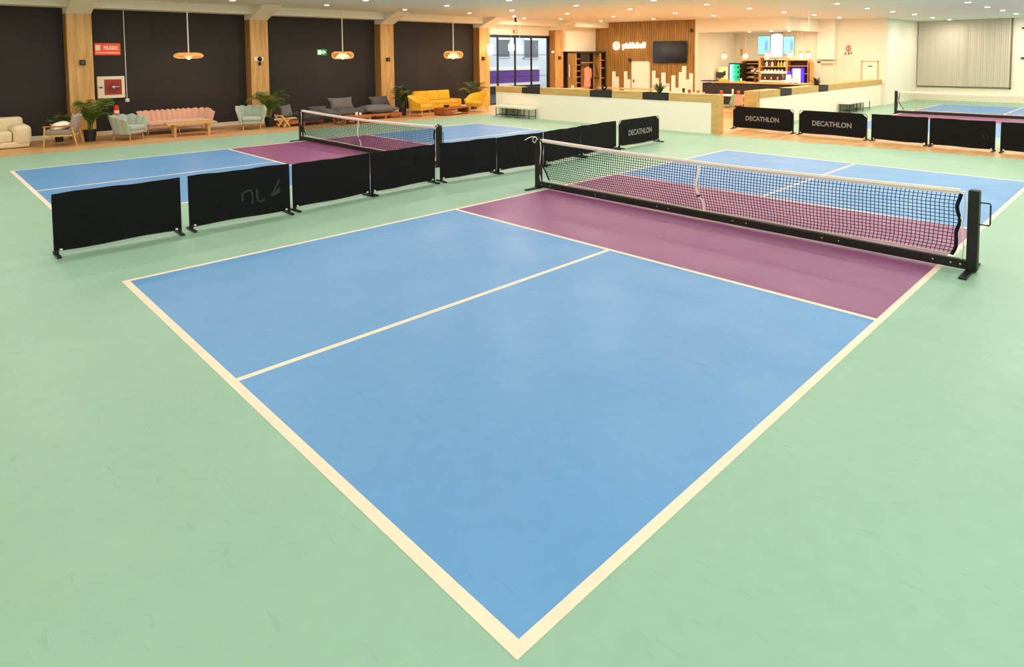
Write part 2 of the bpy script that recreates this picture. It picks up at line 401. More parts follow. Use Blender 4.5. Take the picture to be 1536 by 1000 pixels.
# white box of the bar: left return, bulkhead, recess
struct('wall_bar_left', box(-14.95, 27.2, 0, -14.8, 31.5, 4.3), M['warmwall'])
struct('wall_bar_back', box(-14.95, 31.2, 0, -10.4, 31.4, 4.3), M['warmwall'])
struct('trim_bar_bulkhead', MB().box(-14.94, 27.18, 3.52, -10.4, 27.45, 4.3).box(-10.65, 27.45, 3.5, -10.4, 31.4, 4.3), M['warmwall'])
struct('ceiling_bar', box(-14.9, 27.3, 3.56, -10.6, 31.3, 3.62), M['ceil'])
struct('wall_far', box(-10.5, 31.6, 0, -7.63, 31.85, 4.3), M['warmwall'])
struct('wall_far_return', box(-7.85, 31.7, 0, -7.65, 37.3, 4.3), M['white'])
struct('wall_front', MB().box(-7.8, 37, 0, 9.2, 37.3, 4.3), M['white'])
struct('baseboard_front', box(-7.65, 36.9, 0, 9, 37.02, .40), M['warmwall'])
struct('trim_column', MB().box(-10.55, 31.1, 2.15, -9.74, 31.65, 4.2), M['white'])
struct('trim_column_base', MB().box(-10.5, 31.35, 0, -9.8, 31.65, 2.15), M['warmwall'])
struct('trim_column_ledge', MB().box(-10.55, 31.2, 1.97, -9.74, 31.62, 2.05), M['beam'])
d = sroot('door_1')
ob('door_frame', MB().box(-8.66, 31.56, 0, -8.61, 31.61, 2.07).box(-7.97, 31.56, 0, -7.92, 31.61, 2.07).box(-8.66, 31.56, 2.03, -7.92, 31.61, 2.08), mat('door_trim_tan', '#d3b88e', .6), d)
ob('door_leaf', box(-8.61, 31.58, 0, -7.97, 31.61, 2.03), M['creampanel'], d)
ob('door_sign', box(-8.36, 31.565, 1.80, -8.18, 31.58, 1.84), M['dark'], d)
# street outside
struct('street_ground', box(-60, 10, -.3, -22.5, 60, -.12), M['street'])
fc = sroot('street_facade')
ob('facade_wall', box(-31, 12, -.3, -30, 45, 9), M['facade'], fc)
ob('purple_band', box(-30, 14, .62, -29.95, 31.7, 1.45), M['purpleband'], fc)
ob('sill_band', MB().box(-30, 14, 1.47, -29.9, 31.75, 1.60).box(-30, 14, .42, -29.88, 31.75, .58), M['signwhite'], fc)
ob('plinth', box(-30, 14, -.3, -29.93, 31.75, .42), M['street'], fc)
for a, b, c_, e in ((24.2, 25.4, 2.3, 3.7), (27.65, 28.8, 2.32, 3.6), (30.1, 31.65, 2.25, 3.6)):
    wn = ob('window', MB().box(-30, a, c_, -29.94, b, c_+.06).box(-30, a, e-.06, -29.94, b, e).box(-30, a, c_, -29.94, a+.06, e).box(-30, b-.06, c_, -29.94, b, e), M['facade'], fc)
    ob('pane', box(-30, a+.06, c_+.06, -29.97, b-.06, e-.06), M['swindow'], wn)

# ------------------------------------------------------------------ ceiling downlights
def downlight(x, y, z, power, color, lab=None, grp=None, first=[None]):
    if first[0] is None:
        t = thing('ceiling_downlight', 'small round lit downlight recessed in the white ceiling', 'light', (0, 0, 0), 0, 'ceiling downlights')
        ob('trim_ring', MB().lathe([(.088, -.012), (.115, -.012), (.12, 0), (.12, .02), (.088, .02)], 20), M['ring'], t, smooth=True)
        ob('lens', MB().lathe([(.0, -.03), (.05, -.026), (.085, -.012), (.088, .01), (0, .012)], 20), M['lens'], t, smooth=True)
        first[0] = t
    else: t = copy_tree(first[0])
    t['label'] = lab or 'small round lit downlight in the ceiling outside the photo, behind or beside the camera'; t['group'] = grp or 'ceiling downlights out of view'
    t.location = (x, y, z)
    ld = bpy.data.lights.new('downlight_beam', 'AREA'); ld.shape = 'DISK'; ld.size = .22; ld.energy = power; ld.color = color; ld.spread = R(180)
    lo = bpy.data.objects.new('downlight_beam', ld); col.objects.link(lo); lo.location = (x, y, z-.05); 
    return t
LP = [(-18.96, 6.13), (-18.72, 9.22), (-15.85, 9.02), (-18.89, 12.57), (-15.91, 12.26), (-18.76, 15.7), (-12.58, 12.07), (-16.14, 15.63), (-19.29, 18.81), (-12.62, 15.28), (-16.06, 18.78), (-19.38, 22.11), (-9.36, 15.06), (-12.32, 18.0), (-15.93, 21.78), (-19.27, 25.13), (-12.48, 21.34), (-15.99, 25.07), (-9.05, 17.69), (-12.35, 24.2), (-8.96, 20.55), (-9.08, 23.77), (-8.96, 26.49), (-6.04, 20.67), (-6.09, 23.83), (-8.98, 29.49), (-6.04, 26.65), (-5.95, 29.33), (-6.1, 32.88), (-6.01, 35.61), (-3.02, 23.59), (-3.02, 26.7), (-2.98, 29.39), (-2.99, 32.47), (-3.2, 20.6)]
for gx, gys in ((-18.9, (-6.5, -3.3, -.1, 3.0)), (-15.9, (-6.5, -3.3, -.1, 2.9, 5.9)), (-12.5, (-6.5, -3.3, -.1, 2.9, 5.9, 9.0)), (-9.2, (-6.5, -3.3, -.1, 2.9, 5.9, 9.0, 12.0)),
                (-6.1, (-6.5, -3.4, -.4, 2.6, 5.6, 8.6, 11.6, 14.6, 17.6)), (-3.1, (-6.5, -3.4, -.4, 2.6, 5.6, 8.6, 11.6, 14.6, 17.6)),
                (0, (-6.5, -3.4, -.4, 2.6, 5.6, 8.6, 11.6, 14.6, 17.6, 20.6, 23.7, 26.7, 29.5, 32.6, 35.6)), (3.1, (-6.5, -3.4, -.4, 2.6, 5.6, 8.6, 11.6, 14.6, 17.6, 20.6, 23.7, 26.7, 29.5, 32.6)),
                (6.2, (-6.5, -3.4, -.4, 2.6, 5.6, 8.6, 11.6, 14.6, 17.6, 20.6, 23.7))):
    LP += [(gx, y) for y in gys]
LP += [(-3.0, 35.5), (-20.2, 20.39)]
SEEN = LP[:35]; light_names = {}
for xc, row in ((-18.9, 'above the lounge wall'), (-15.95, 'second from the lounge wall'), (-12.45, 'third from the lounge wall'), (-9.05, 'above the bar pendants'), (-6.05, 'ending over the left of the blinds'), (-3.05, 'ending over the right of the blinds')):
    rr_ = sorted([q for q in SEEN if abs(q[0]-xc) < .75], key=lambda q: q[1])
    for k, q in enumerate(rr_):
        light_names[q] = ('round lit downlight, %s from the near end, row %s' % (('first', 'second', 'third', 'fourth', 'fifth', 'sixth', 'seventh', 'eighth', 'ninth')[k], row), 'ceiling downlights '+row)
for x, y in LP:
    cafe = (x < -7.9 and y > 16)
    z = ceil_z(x)-.001
    lab, grp = light_names.get((x, y), (None, None))
    downlight(x, y, z, CAFE_W if cafe else (FAR_W if y > 19 else MID_W if y > 8 else 36 if x < -8 else 40 if x > 2 else HALL_W), CAFE_C if cafe else (COOL_C if y > 19 else (.92, 1, 1) if x > 2 and y < 9 else HALL_C), lab, grp)
for x, y, q in ((-13.0, 29.0, 'leftmost'), (-12.0, 29.2, 'middle'), (-11.3, 29.6, 'rightmost')):
    downlight(x, y, 3.559, 22, CAFE_C, 'lit downlight in the lowered bar ceiling before the menu screens, '+q+' of three', 'bar ceiling downlights')

# ------------------------------------------------------------------ nets
def wavy(u, k, a=1, ph=0): return a*math.sin(u*k+ph)
def make_net(label, x0, x1, y, left_winch=True, detail=True, hx=.0031):
    """posts centred at x0 and x1"""
    t = thing('court_net', label, 'net', ((x0+x1)/2, y, 0)); L = (x1-x0)/2
    pw, pd = .05, .055
    for s, X in ((-1, -L), (1, L)):
        ob('post', MB().rbox((X, 0, .465), (pw*2, pd*2, .89), .008, 1), M['post'], t)
        f = MB().rbox((X-s*.02, 0, .012), (.075, .72, .024), .006, 1).box(X-.045, -.06, .02, X+.045, .06, .05)
        ob('foot', f, M['bmetal'], t)
    ob('base_bar', MB().rbox((0, -.01, .078), (2*L-.06, .07, .105), .012, 2), M['post'], t)
    zt = lambda u: .905-.05*math.sin(pi*u)
    zb = lambda u: .165-.03*math.sin(pi*u)+.006*math.sin(u*23)
    def XL(w): return -L+.10+(.16*(1-w/.45)**1.2 if w < .45 else 0)+.012*math.sin(w*9)
    def XR(w): return L-.14-(.05*(1-w/.3) if w < .3 else 0)+.007*math.sin(w*14)
    P = lambda u, w: Vector((XL(w)+(XR(w)-XL(w))*u, .005*math.sin(u*31+w*3)*(1-w)-.02*math.sin(pi*w), zb(u)+(zt(u)-.055-zb(u))*w))
    nu, nv = int((2*L)/.0455), 17
    n = MB(); h = hx
    def ribbon(pts, dx, dz):
        k = len(pts); vs = []
        for p in pts: vs += [(p.x-dx, p.y-h, p.z-dz), (p.x+dx, p.y-h, p.z+dz), (p.x+dx, p.y+h, p.z+dz), (p.x-dx, p.y+h, p.z-dz)]
        fs = []
        for i in range(k-1):
            for j in range(4): fs.append((i*4+j, i*4+(j+1) % 4, i*4+4+(j+1) % 4, i*4+4+j))
        n.add(vs, fs)
    for i in range(1, nu): ribbon([P(i/nu, w/6) for w in range(7)], h, 0)
    for j in range(1, nv): ribbon([P(u/40, j/nv) for u in range(41)], 0, h)
    o = ob('netting', n, M['net'], t)
    # top tape, bottom tape, side bands
    tp = MB(); tp.shell(lambda u, v: (P(u, 1).x, -.012-.006*math.sin(pi*v), zt(u)-.06+.06*v), lambda u, v: (P(u, 1).x, .012+.006*math.sin(pi*v), zt(u)-.06+.06*v), 40, 3)
    ob('top_tape', tp, M['tape'], t, smooth=True)
    ob('tape_cord', MB().tube([(P(i/40, 1).x, -.020, zt(i/40)-.032) for i in range(41)], .003, 5), M['tapelow'], t)
    ob('bottom_tape', MB().tube([(P(i/40, 0).x, P(i/40, 0).y, zb(i/40)+.004) for i in range(41)], .010, 5), M['tapelow'], t)
    ob('side_band', MB().tube([P(0, i/14) for i in range(15)], .014, 5), M['net'], t)
    ob('side_band', MB().tube([P(1, i/14)+Vector((.008*math.sin(i), 0, 0)) for i in range(15)], .020, 5), M['net'], t)
    ob('tension_cord', MB().tube([(-L+.055+.02*math.sin(i*.6), -.02, .86-.78*i/12) for i in range(13)], .009, 5), M['tape'], t)
    ob('tension_cord', MB().tube([(L-.09+.008*math.sin(i*.9), -.02, .86-.78*i/12) for i in range(13)], .009, 5), M['tape'], t)
    ob('top_cord', MB().tube([(-L, 0, .89), (-L+.12, 0, .88)], .010, 5).tube([(L, 0, .88), (L-.16, 0, .87)], .008, 5), M['tape'], t)
    if hx < .002: return t
    u = .49; c = [P(u, 1-i/9)+Vector((.03+.01*math.sin(i*1.3)+(.06 if i > 6 else 0), -.012, .0)) for i in range(10)]
    st = MB()
    for a, b in zip(c, c[1:]): st.add([(a.x-.02, a.y, a.z), (a.x+.02, a.y, a.z), (b.x+.02, b.y, b.z), (b.x-.02, b.y, b.z), (a.x-.02, a.y-.003, a.z), (a.x+.02, a.y-.003, a.z), (b.x+.02, b.y-.003, b.z), (b.x-.02, b.y-.003, b.z)],
                                      [(0, 1, 2, 3), (7, 6, 5, 4), (0, 4, 5, 1), (1, 5, 6, 2), (2, 6, 7, 3), (3, 7, 4, 0)])
    cs = ob('center_strap', st, M['tape'], t)
    ob('buckle', MB().rbox(tuple(c[6]+Vector((.01, -.01, 0))), (.05, .012, .03), .004, 1), M['bmetal'], cs)
    if detail:
        for X in (-6.15, -5.95, -4.92, -4.73, -3.72, -3.52, -2.49, -2.29, -1.29, -1.09, -.09, .08, .17):
            ob('rivet', MB().lathe([(0, 0), (.012, .0), (.010, .006), (0, .008)], 10), M['chrome'], t, loc=(X-(x0+x1)/2, -.045, .08)).rotation_euler = (pi/2, 0, 0)
    if left_winch:
        wx = -L
    # winch with tail of strap
    wx = -L if left_winch else L
    wn = ob('winch', MB().lathe([(0, -.035), (.045, -.035), (.055, -.02), (.035, -.012), (.035, .012), (.055, .02), (.045, .035), (0, .035)], 14), M['bmetal'], t, smooth=True, loc=(wx-.01, -.02, .885)); wn.rotation_euler = (pi/2, 0, 0)
    ob('strap_coil', MB().tube([(wx-.02+.05*math.cos(q*.5), -.06-.003*q, .885+.05*math.sin(q*.5)) for q in range(0, 14)], .007, 5), M['tape'], t)
    if detail: ob('strap_tail', MB().tube([(wx-.03, -.05, .935), (wx-.09, -.09, .935), (wx-.14, -.14, .91), (wx-.18, -.17, .875)], .008, 5), M['tape'], t)
    ob('handle', MB().tube([(L+.05, 0, .78), (L+.14, 0, .78), (L+.145, 0, .76), (L+.145, 0, .56), (L+.14, 0, .54), (L+.05, 0, .54)], .008, 6), M['bmetal'], t)
    return t
make_net('black net with cream top tape across the large foreground court', -6.27, .27, 6.72)
make_net('far black net with white tape across the court beside the lounge', -15.92, -9.36, 6.82, left_winch=False, detail=False)
make_net('distant black net across the court before the window blinds', -6.0, .45, 27.3, detail=False, hx=.0012)

# ------------------------------------------------------------------ court barriers
def barrier(a, b, label, style='plain', seed=0, txt=None, h=.72, side='x'):
    ax, ay = a; bx, by = b; L = math.hypot(bx-ax, by-ay); ang = math.atan2(by-ay, bx-ax)
    t = thing('court_barrier', label, 'barrier', (ax, ay, 0), ang)
    rnd = random.Random(seed); p1, p2, p3 = [rnd.uniform(0, 6) for _ in range(3)]
    e = .03 if style == 'round' else .004
    r_ = .09 if style == 'round' else .03
    e0 = e; e = max(e, .02)
    pts = [(e-.012, 0, .02), (e-.012, 0, h-r_)]+[(e-.012+r_*(1-math.cos(q)), 0, h-r_+r_*math.sin(q)) for q in (pi/6, pi/3, pi/2)]
    pts += [(L-e+.012-r_*(1-math.cos(q)), 0, h-r_+r_*math.sin(q)) for q in (pi/2, pi/3, pi/6)]+[(L-e+.012, 0, h-r_), (L-e+.012, 0, .02)]
    ob('frame_tube', MB().tube(pts, .009, 6), M['bmetal'], t)
    e = e0; ch = .11 if style == 'round' else 0
    amp = .0025 if style == 'plain' else .003
    def top(u):
        s = (h+.012+.005*math.sin(u*9+p1)+.003*math.sin(u*21+p2)) if style == 'plain' else h-.008
        x = u*(L-2*e)
        if ch:
            m = min(x, L-2*e-x)
            if m < ch: s -= (ch-m)*.9
        return s
    def bot(u): return .065+.006*math.sin(u*8+p3)
    def F(sg):
        def g(u, v):
            z0, z1 = bot(u), top(u); z = z0+(z1-z0)*v
            return (e+u*(L-2*e), sg*(.012 if style == 'plain' else .004)+amp*math.sin(u*14+v*3+p2)*math.sin(pi*v)+amp*.6*math.sin(u*33+p1+v*5), z)
        return g
    ob('fabric_panel', MB().shell(F(-1), F(1), 36, 8), M['fabric'], t, smooth=True)
    ob('hem', MB().tube([(e+(L-2*e)*i/20, -.004, bot(i/20)-.002) for i in range(21)], .009, 5), M['bmetal'], t)
    for X in (.03, L-.03):
        ob('foot', MB().rbox((X, 0, .016), (.045, .34, .028), .008, 2).rbox((X, 0, .045), (.035, .06, .06), .006, 1), M['bmetal'], t)
        ob('clip', MB().lathe([(0, -.012), (.014, -.010), (.018, 0), (.014, .01), (0, .012)], 8), M['signwhite'], t, loc=(X+(.04 if X < 1 else -.04), -.022, .075))
    if txt:
        o = text('lettering', txt, .20, M['greytext'], t, (L/2, -.028, .37), UP, depth=.001, xs=.92, spacing=1.0, bold=.006)
    return t
RA = [((-7.70, -.36), (-7.70, 1.09)), ((-7.74, 1.2), (-7.72, 2.66)), ((-7.80, 2.74), (-7.92, 4.2)), ((-7.93, 4.22), (-8.02, 5.68)), ((-8.0, 5.79), (-7.9, 7.17)), ((-7.895, 7.18), (-7.82, 8.48)),
      ((-7.86, 8.56), (-7.98, 9.95)), ((-8.02, 10.02), (-8.14, 11.55)), ((-8.17, 11.7), (-8.2, 13.62))]
LA = ['plain black fabric court barrier nearest the camera, left end of the row', 'black fabric court barrier with faint grey letters, second from the left end',
      'plain black court barrier third from the left, before the far net', 'plain black court barrier joined left of the gap by the far net post',
      'plain black court barrier right of the far net post', 'plain black court barrier ending behind the left post of the near net',
      'plain black court barrier just right of the near net left post', 'plain black court barrier left of the lettered one by the cream partition',
      'black round-cornered barrier with grey lettering before the long cream partition']
for i, ((a, b), l) in enumerate(zip(RA, LA)):
    t = barrier(a, b, l, 'round' if i == 8 else 'plain', i, 'DECATHLON' if i == 8 else None, h=.76 if i < 2 else .73)
    if i == 1:
        # remains of a large worn print: an arch, an L and a tall triangular mark
        m = MB()
        m.tube([(.80, 0, .36), (.80, 0, .47), (.86, 0, .50), (.92, 0, .50), (.945, 0, .46), (.945, 0, .30)], .016, 4)
        m.tube([(1.01, 0, .50), (1.02, 0, .34), (1.06, 0, .31), (1.13, 0, .33)], .016, 4)
        m.tube([(1.36, 0, .47), (1.23, 0, .37), (1.36, 0, .60)], .016, 4).tube([(1.24, 0, .37), (1.36, 0, .43)], .018, 4)
        for k, v in enumerate(m.v): m.v[k] = (v[0]-.07, v[1]*.12-.026, v[2]-.05)
        ob('worn_print', m, M['faint'], t, label='faint worn grey letters')
RB = [((-8.22, 17.95), (-6.2, 17.85)), ((-6.05, 17.8), (-4.12, 17.7)), ((-4.03, 17.7), (-2.65, 17.55)), ((-2.6, 17.5), (-1.22, 17.45)), ((-1.12, 17.45), (.75, 17.35)), ((.8, 17.35), (2.5, 17.3))]
LB = ['black round-cornered barrier with grey lettering at the cafe entrance', 'black round-cornered barrier with grey lettering right of the cafe entrance barrier',
      'plain black court barrier right of the two lettered ones on the walkway', 'plain black barrier with a small faint mark on the wooden walkway',
      'plain black barrier cut off by the right edge, on the wooden walkway']
for i, ((a, b), l) in enumerate(zip(RB[:5], LB)):
    t = barrier(a, b, l, 'round' if i < 2 else 'plain', 20+i, 'DECATHLON' if i < 2 else None, h=.73)
    if i == 3: ob('worn_mark', MB().tube([(1.12, -.022, .42), (1.18, -.022, .30), (1.24, -.022, .34), (1.20, -.022, .44)], .012, 4), M['faint'], t)

# ------------------------------------------------------------------ low partitions with planters
p1 = sroot('partition')
ob('white_panel', box(-17.66, 16.15, 0, -8.0, 16.45, .955), M['creampanel'], p1)
def caps(p, segs, along, a0, a1, w0, w1, z0=.955, z1=1.20):
    prev = a0; 
    for s in segs+[(a1, a1)]:
        if s[0] > prev:
            b = box(prev, w0, z0, s[0], w1, z1) if along == 'x' else box(w0, prev, z0, w1, s[0], z1)
            ob('wood_cap', b, M['capwood'], p)
        prev = s[1]
PL1 = [(-16.14, -15.16), (-12.71, -11.74), (-10.48, -9.49)]
caps(p1, PL1, 'x', -17.66, -7.77, 16.14, 16.46)
ob('end_post', box(-8.0, 16.14, 0, -7.77, 16.46, .955), M['capwood'], p1)
p2 = sroot('partition')
ob('white_panel', box(-8.2, 18.95, 0, -7.78, 31.6, .955), M['creampanel'], p2)
PL2 = [(20.5, 21.44), (23.96, 24.92)]
caps(p2, PL2, 'y', 18.9, 31.6, -8.22, -7.77)
ob('end_post', box(-8.22, 18.72, 0, -7.79, 18.95, 1.2), M['capwood'], p2)
def planter(a, b, along, w0, w1, label):
    c = ((a+b)/2, (w0+w1)/2, .957) if along == 'x' else ((w0+w1)/2, (a+b)/2, .957)
    hx = ((b-a)/2-.012, (w1-w0)/2) if along == 'x' else ((w1-w0)/2, (b-a)/2-.012)
    t = thing('planter_box', label, 'planter', c)
    m = MB(); X, Y = hx; e = .015
    m.box(-X, -Y, 0, X, Y, .02)
    m.box(-X, -Y, 0, X, -Y+e, .235).box(-X, Y-e, 0, X, Y, .235).box(-X, -Y, 0, -X+e, Y, .235).box(X-e, -Y, 0, X, Y, .235)
    ob('trough', m, M['dark'], t); ob('soil', box(-X+e, -Y+e, .02, X-e, Y-e, .19), M['soil'], t)
    return c
LPn = ['black planter box set in the long partition nearest the yellow armchair', 'black planter box in the long partition under the small agave', 'black planter box in the long partition under the larger agave']
P1c = [planter(a, b, 'x', 16.13, 16.47, l) for (a, b), l in zip(PL1, LPn)]
P2c = [planter(a, b, 'y', -8.23, -7.76, l) for (a, b), l in zip(PL2, ['black planter box in the right partition near its wooden end', 'black planter box in the right partition below the bar agave'])]
def agave(loc, h, n, spread, label, seed, m='agave'):
    rnd = random.Random(seed); t = thing('agave_plant', label, 'plant', loc)
    for i in range(n):
        q = 2*pi*i/n+rnd.uniform(-.3, .3); tilt = rnd.uniform(.15, 1.0)*spread; H = h*rnd.uniform(.75, 1.05)
        f = MB(); vs = []; k = 6; d = Vector((math.cos(q), math.sin(q), 0)); s = Vector((-math.sin(q), math.cos(q), 0))
        for j in range(k+1):
            tt = j/k; p = d*(.02+tilt*H*tt**1.2)+Vector((0, 0, H*(tt-.18*tilt*tt*tt))); wd = .045*(1-tt)**.7*(.6+tt*1.2)+.001
            vs += [p-s*wd, p+s*wd, p+s*wd*.3-d*.012*(1-tt)]
        fs = []
        for j in range(k):
            for a, b in ((0, 1), (1, 2), (2, 0)): fs.append((j*3+a, j*3+b, j*3+3+b, j*3+3+a))
        fs += [(0, 2, 1), (k*3, k*3+1, k*3+2)]
        ob('leaf', f.add(vs, fs), M[m if i % 3 else 'leafdry' if m == 'agave' and i % 6 == 0 else 'agave2'], t)
agave((P1c[1][0]+.0, 16.3, 1.148), .30, 11, 1.1, 'small spiky agave on the long partition near the wardrobe', 3, 'agave')
agave((P1c[2][0]+.05, 16.3, 1.14), .44, 15, .95, 'larger spiky agave on the long partition before the skyline wall', 5, 'agave')
agave((P2c[1][0], P2c[1][1]-.1, 1.14), .42, 13, 1.0, 'dark spiky agave on the right partition beside the bar', 8, 'agave2')

# ------------------------------------------------------------------ benches
def bench(loc, rz, L, label, baskets):
    t = thing('bench', label, 'bench', loc, rz); D, H = .42, .46
    ob('bench_seat', MB().rbox((0, 0, H-.045), (L, D, .09), .012, 2), M['benchtop'], t)
    n = 4
    for i in range(n):
        X = -L/2+.05+(L-.1)*i/(n-1)
        ob('leg_frame', MB().tube([(X, -D/2+.03, .01), (X, -D/2+.03, H-.09)], .016, 6).tube([(X, D/2-.03, .01), (X, D/2-.03, H-.09)], .016, 6).tube([(X, -D/2+.03, .09), (X, D/2-.03, .09)], .010, 5), M['bmetal'], t)
    ob('rail', MB().tube([(-L/2+.05, -D/2+.03, .09), (L/2-.05, -D/2+.03, .09)], .010, 5).tube([(-L/2+.05, D/2-.03, .09), (L/2-.05, D/2-.03, .09)], .010, 5), M['bmetal'], t)
    for x0, x1 in baskets:
        m = MB(); zz = (.10, H-.10); k = 9
        for j in range(k+1):
            X = x0+(x1-x0)*j/k
            for y in (-D/2+.05, D/2-.05): m.box(X-.004, y-.004, zz[0], X+.004, y+.004, zz[1])
            m.box(X-.004, -D/2+.05, zz[0]-.004, X+.004, D/2-.05, zz[0]+.004)
        for q in range(5):
            z = zz[0]+(zz[1]-zz[0])*q/4
            for y in (-D/2+.05, D/2-.05): m.box(x0, y-.004, z-.004, x1, y+.004, z+.004)
            for X in (x0, x1): m.box(X-.004, -D/2+.05, z-.004, X+.004, D/2-.05, z+.004)
        ob('wire_basket', m, M['wire'], t)
    return t
bench((-16.25, 15.88, 0), 0, 1.95, 'cream topped bench with black legs against the long cream partition', [(-.75, -.35), (-.3, .15)])
bench((-7.52, 27.3, 0), pi/2, 2.55, 'cream topped bench with wire baskets against the right partition', [(-1.25, -.65), (-.3, .35)])

# ------------------------------------------------------------------ blinds, right wall
w2 = sroot('window_2')
ob('window_frame', MB().box(-7.62, 36.93, .66, -3.70, 37.0, .73).box(-3.77, 36.93, .66, -3.70, 37.0, 4.05), M['wframe'], w2)
ob('shade_backing', box(-7.64, 36.985, .72, -3.75, 37.0, 4.05), M['blindgap'], w2)  # dark sheet coloured as the shade between the blind slats
bl = thing('vertical_blind', 'pale vertical slat blind drawn over the far right window', 'blind', (-7.62, 36.88, 0))
ob('head_rail', box(0, -.04, 3.98, 3.86, .03, 4.05), M['blind'], bl)
sm = MB()
for i in range(44):
    sm.obox((.05+i*.0875, 0, 2.36), (.088, .004, 3.24), rz=.30+.14*math.sin(i*2.3)+(.35 if i == 24 else 0))
ob('slats', sm, M['blind'], bl)['kind'] = 'stuff'
for i, (z, l) in enumerate(((3.57, 'small black wall bracket high right of the blinds'), (2.15, 'small black wall bracket low right of the blinds'))):
    tag(ob('wall_bracket', MB().rbox((-3.26, 36.96, z), (.2, .1, .07), .01, 1), M['bmetal']), l, 'bracket')

# ------------------------------------------------------------------ wood wall: sign, tv, skyline, door, speakers
sg = thing('lit_wall_sign', 'glowing white club name sign with ball emblem on the wooden slat wall', 'sign', (-18.9, 27.17, 2.95))
text('letters', 'pickleball', .40, M['neon'], sg, (.28, 0, .0), UP, depth=.02, xs=1.0, bold=.012)
bm_ = MB()
bm_.tube([(-.88+.19*math.cos(q*pi/10), -.01, .0+.19*math.sin(q*pi/10)) for q in range(20)], .035, 6, closed=True)
for a, b in ((-.06, .05), (.06, .05), (0, -.06), (-.07, -.05), (.07, -.05)): bm_.lathe([(0, -.02), (.03, -.01), (.03, .01), (0, .02)], 8, c=(-.88+a, -.01, b))
ob('ball_emblem', bm_, M['neon'], sg)
tv = thing('television', 'black wall mounted television on the wooden slat wall', 'television', (-16.37, 27.12, 2.57))
ob('tv_frame', MB().rbox((0, 0, 0), (1.98, .07, 1.12), .012, 1), M['tvframe'], tv)
ob('tv_screen', box(-.96, -.042, -.52, .96, -.034, .52), M['screenblack'], tv)
ob('bracket', box(-.3, .03, -.2, .3, .08, .2), M['bmetal'], tv)
sk = thing('skyline_panel', 'row of cream slats shaped like a city skyline on the wooden wall', 'wall decoration', (0, 27.2, 0))
for a, b, z in ((-20.05, -19.82, 1.54), (-19.82, -19.6, 1.25), (-19.24, -19.02, 1.55), (-19.02, -18.8, 1.12), (-17.44, -17.23, 1.6), (-17.23, -17.03, 1.22), (-16.87, -16.62, 1.51), (-16.62, -16.38, .96),
                (-16.27, -16.03, 1.38), (-16.03, -15.84, .75), (-15.84, -15.65, 1.55), (-15.65, -15.42, 1.86), (-15.42, -15.23, 1.19), (-15.23, -15.04, 1.5)):
    ob('slat', box(a, -.05, .02, b-.008, -.002, z), M['creampanel'], sk)
d = sroot('door_2')
ob('door_leaf', box(-18.67, 27.12, 0, -17.61, 27.19, 2.06), M['creampanel'], d)
ob('door_frame', MB().box(-18.71, 27.1, 0, -18.67, 27.195, 2.1).box(-17.61, 27.1, 0, -17.57, 27.195, 2.1).box(-18.71, 27.1, 2.06, -17.57, 27.195, 2.1), M['beam'], d)
ob('door_handle', MB().rbox((-18.56, 27.08, 1.05), (.05, .06, .14), .01, 1), M['bmetal'], d)
def speaker(loc, label, face='x'):
    t = thing('wall_speaker', label, 'speaker', loc, 0 if face == 'y' else pi/2)
    ob('cabinet', MB().rbox((0, -.05, 0), (.15, .10, .16), .015, 2), M['bmetal'], t)
    c = ob('cone', MB().lathe([(0, 0), (.03, .004), (.05, 0), (.055, .008), (0, .008)], 12), M['charcoal'], t, loc=(0, -.1, 0)); c.rotation_euler = (pi/2, 0, 0)
for i, (y, l) in enumerate(((2.5, 'small black speaker on the pillar beside the red fire sign'), (13.42, 'small black speaker on the pillar right of the cushion lounge'), (18.8, 'small black speaker on the pillar left of the street window'), (24.3, 'small black speaker on the pillar right of the street window'))):
    speaker((PX, y, 2.32), l)
speaker((-15.15, 27.2, 3.64), 'small black speaker high above the television', 'y')
speaker((-18.88, 27.2, 2.17), 'small black speaker below the glowing club sign', 'y')
t = thing('pillar_sign', 'small round black and white sign on the pillar above the right sage armchair', 'sign', (PX, 7.93, 2.38), pi/2)
ob('sign_plate', MB().rbox((0, -.012, 0), (.34, .02, .15), .06, 3), M['signwhite'], t)
ob('camera_dome', MB().lathe([(0, -.09), (.05, -.08), (.08, -.03), (.085, 0), (0, 0)], 12), M['bmetal'], t, smooth=True, loc=(.02, -.03, .0)).rotation_euler = (-pi/2, 0, 0)
ob('sign_badge', MB().rbox((.02, -.02, -.17), (.10, .03, .12), .01, 1), M['bmetal'], t)
t = thing('wall_spotlight', 'small white lit wall spotlight on the pillar right of the street window', 'light', (-21.6, 23.96, 2.62), 0)
ob('lamp_base', MB().rbox((0, -.02, 0), (.16, .05, .10), .01, 1), M['signwhite'], t)
ob('lamp_head', MB().lathe([(0, -.05), (.045, -.045), (.05, .03), (0, .04)], 12), M['wickerw'], t, smooth=True, loc=(.1, -.09, .02)).rotation_euler = (.8, 0, 0)
t = thing('emergency_lamp', 'small grey emergency lamp above the street window', 'lamp', (-21.86, 21.4, 3.68), pi/2)
ob('lamp_housing', MB().rbox((0, -.03, 0), (.30, .08, .14), .02, 2), M['wframe'], t)
ob('lamp_lens', MB().rbox((0, -.075, 0), (.25, .015, .1), .01, 1), M['skirt'], t)
t = thing('ceiling_spotlight', 'small black ceiling spotlight near the fourth pillar', 'spotlight', (-20.0, 19.6, 4.25))
ob('mount', MB().lathe([(0, -.06), (.03, -.06), (.035, 0), (0, 0)], 10), M['bmetal'], t)
ob('spot_head', MB().lathe([(0, -.09), (.05, -.09), (.055, .05), (0, .06)], 12), M['bmetal'], t, smooth=True, loc=(0, 0, -.13)).rotation_euler = (.7, .3, 0)

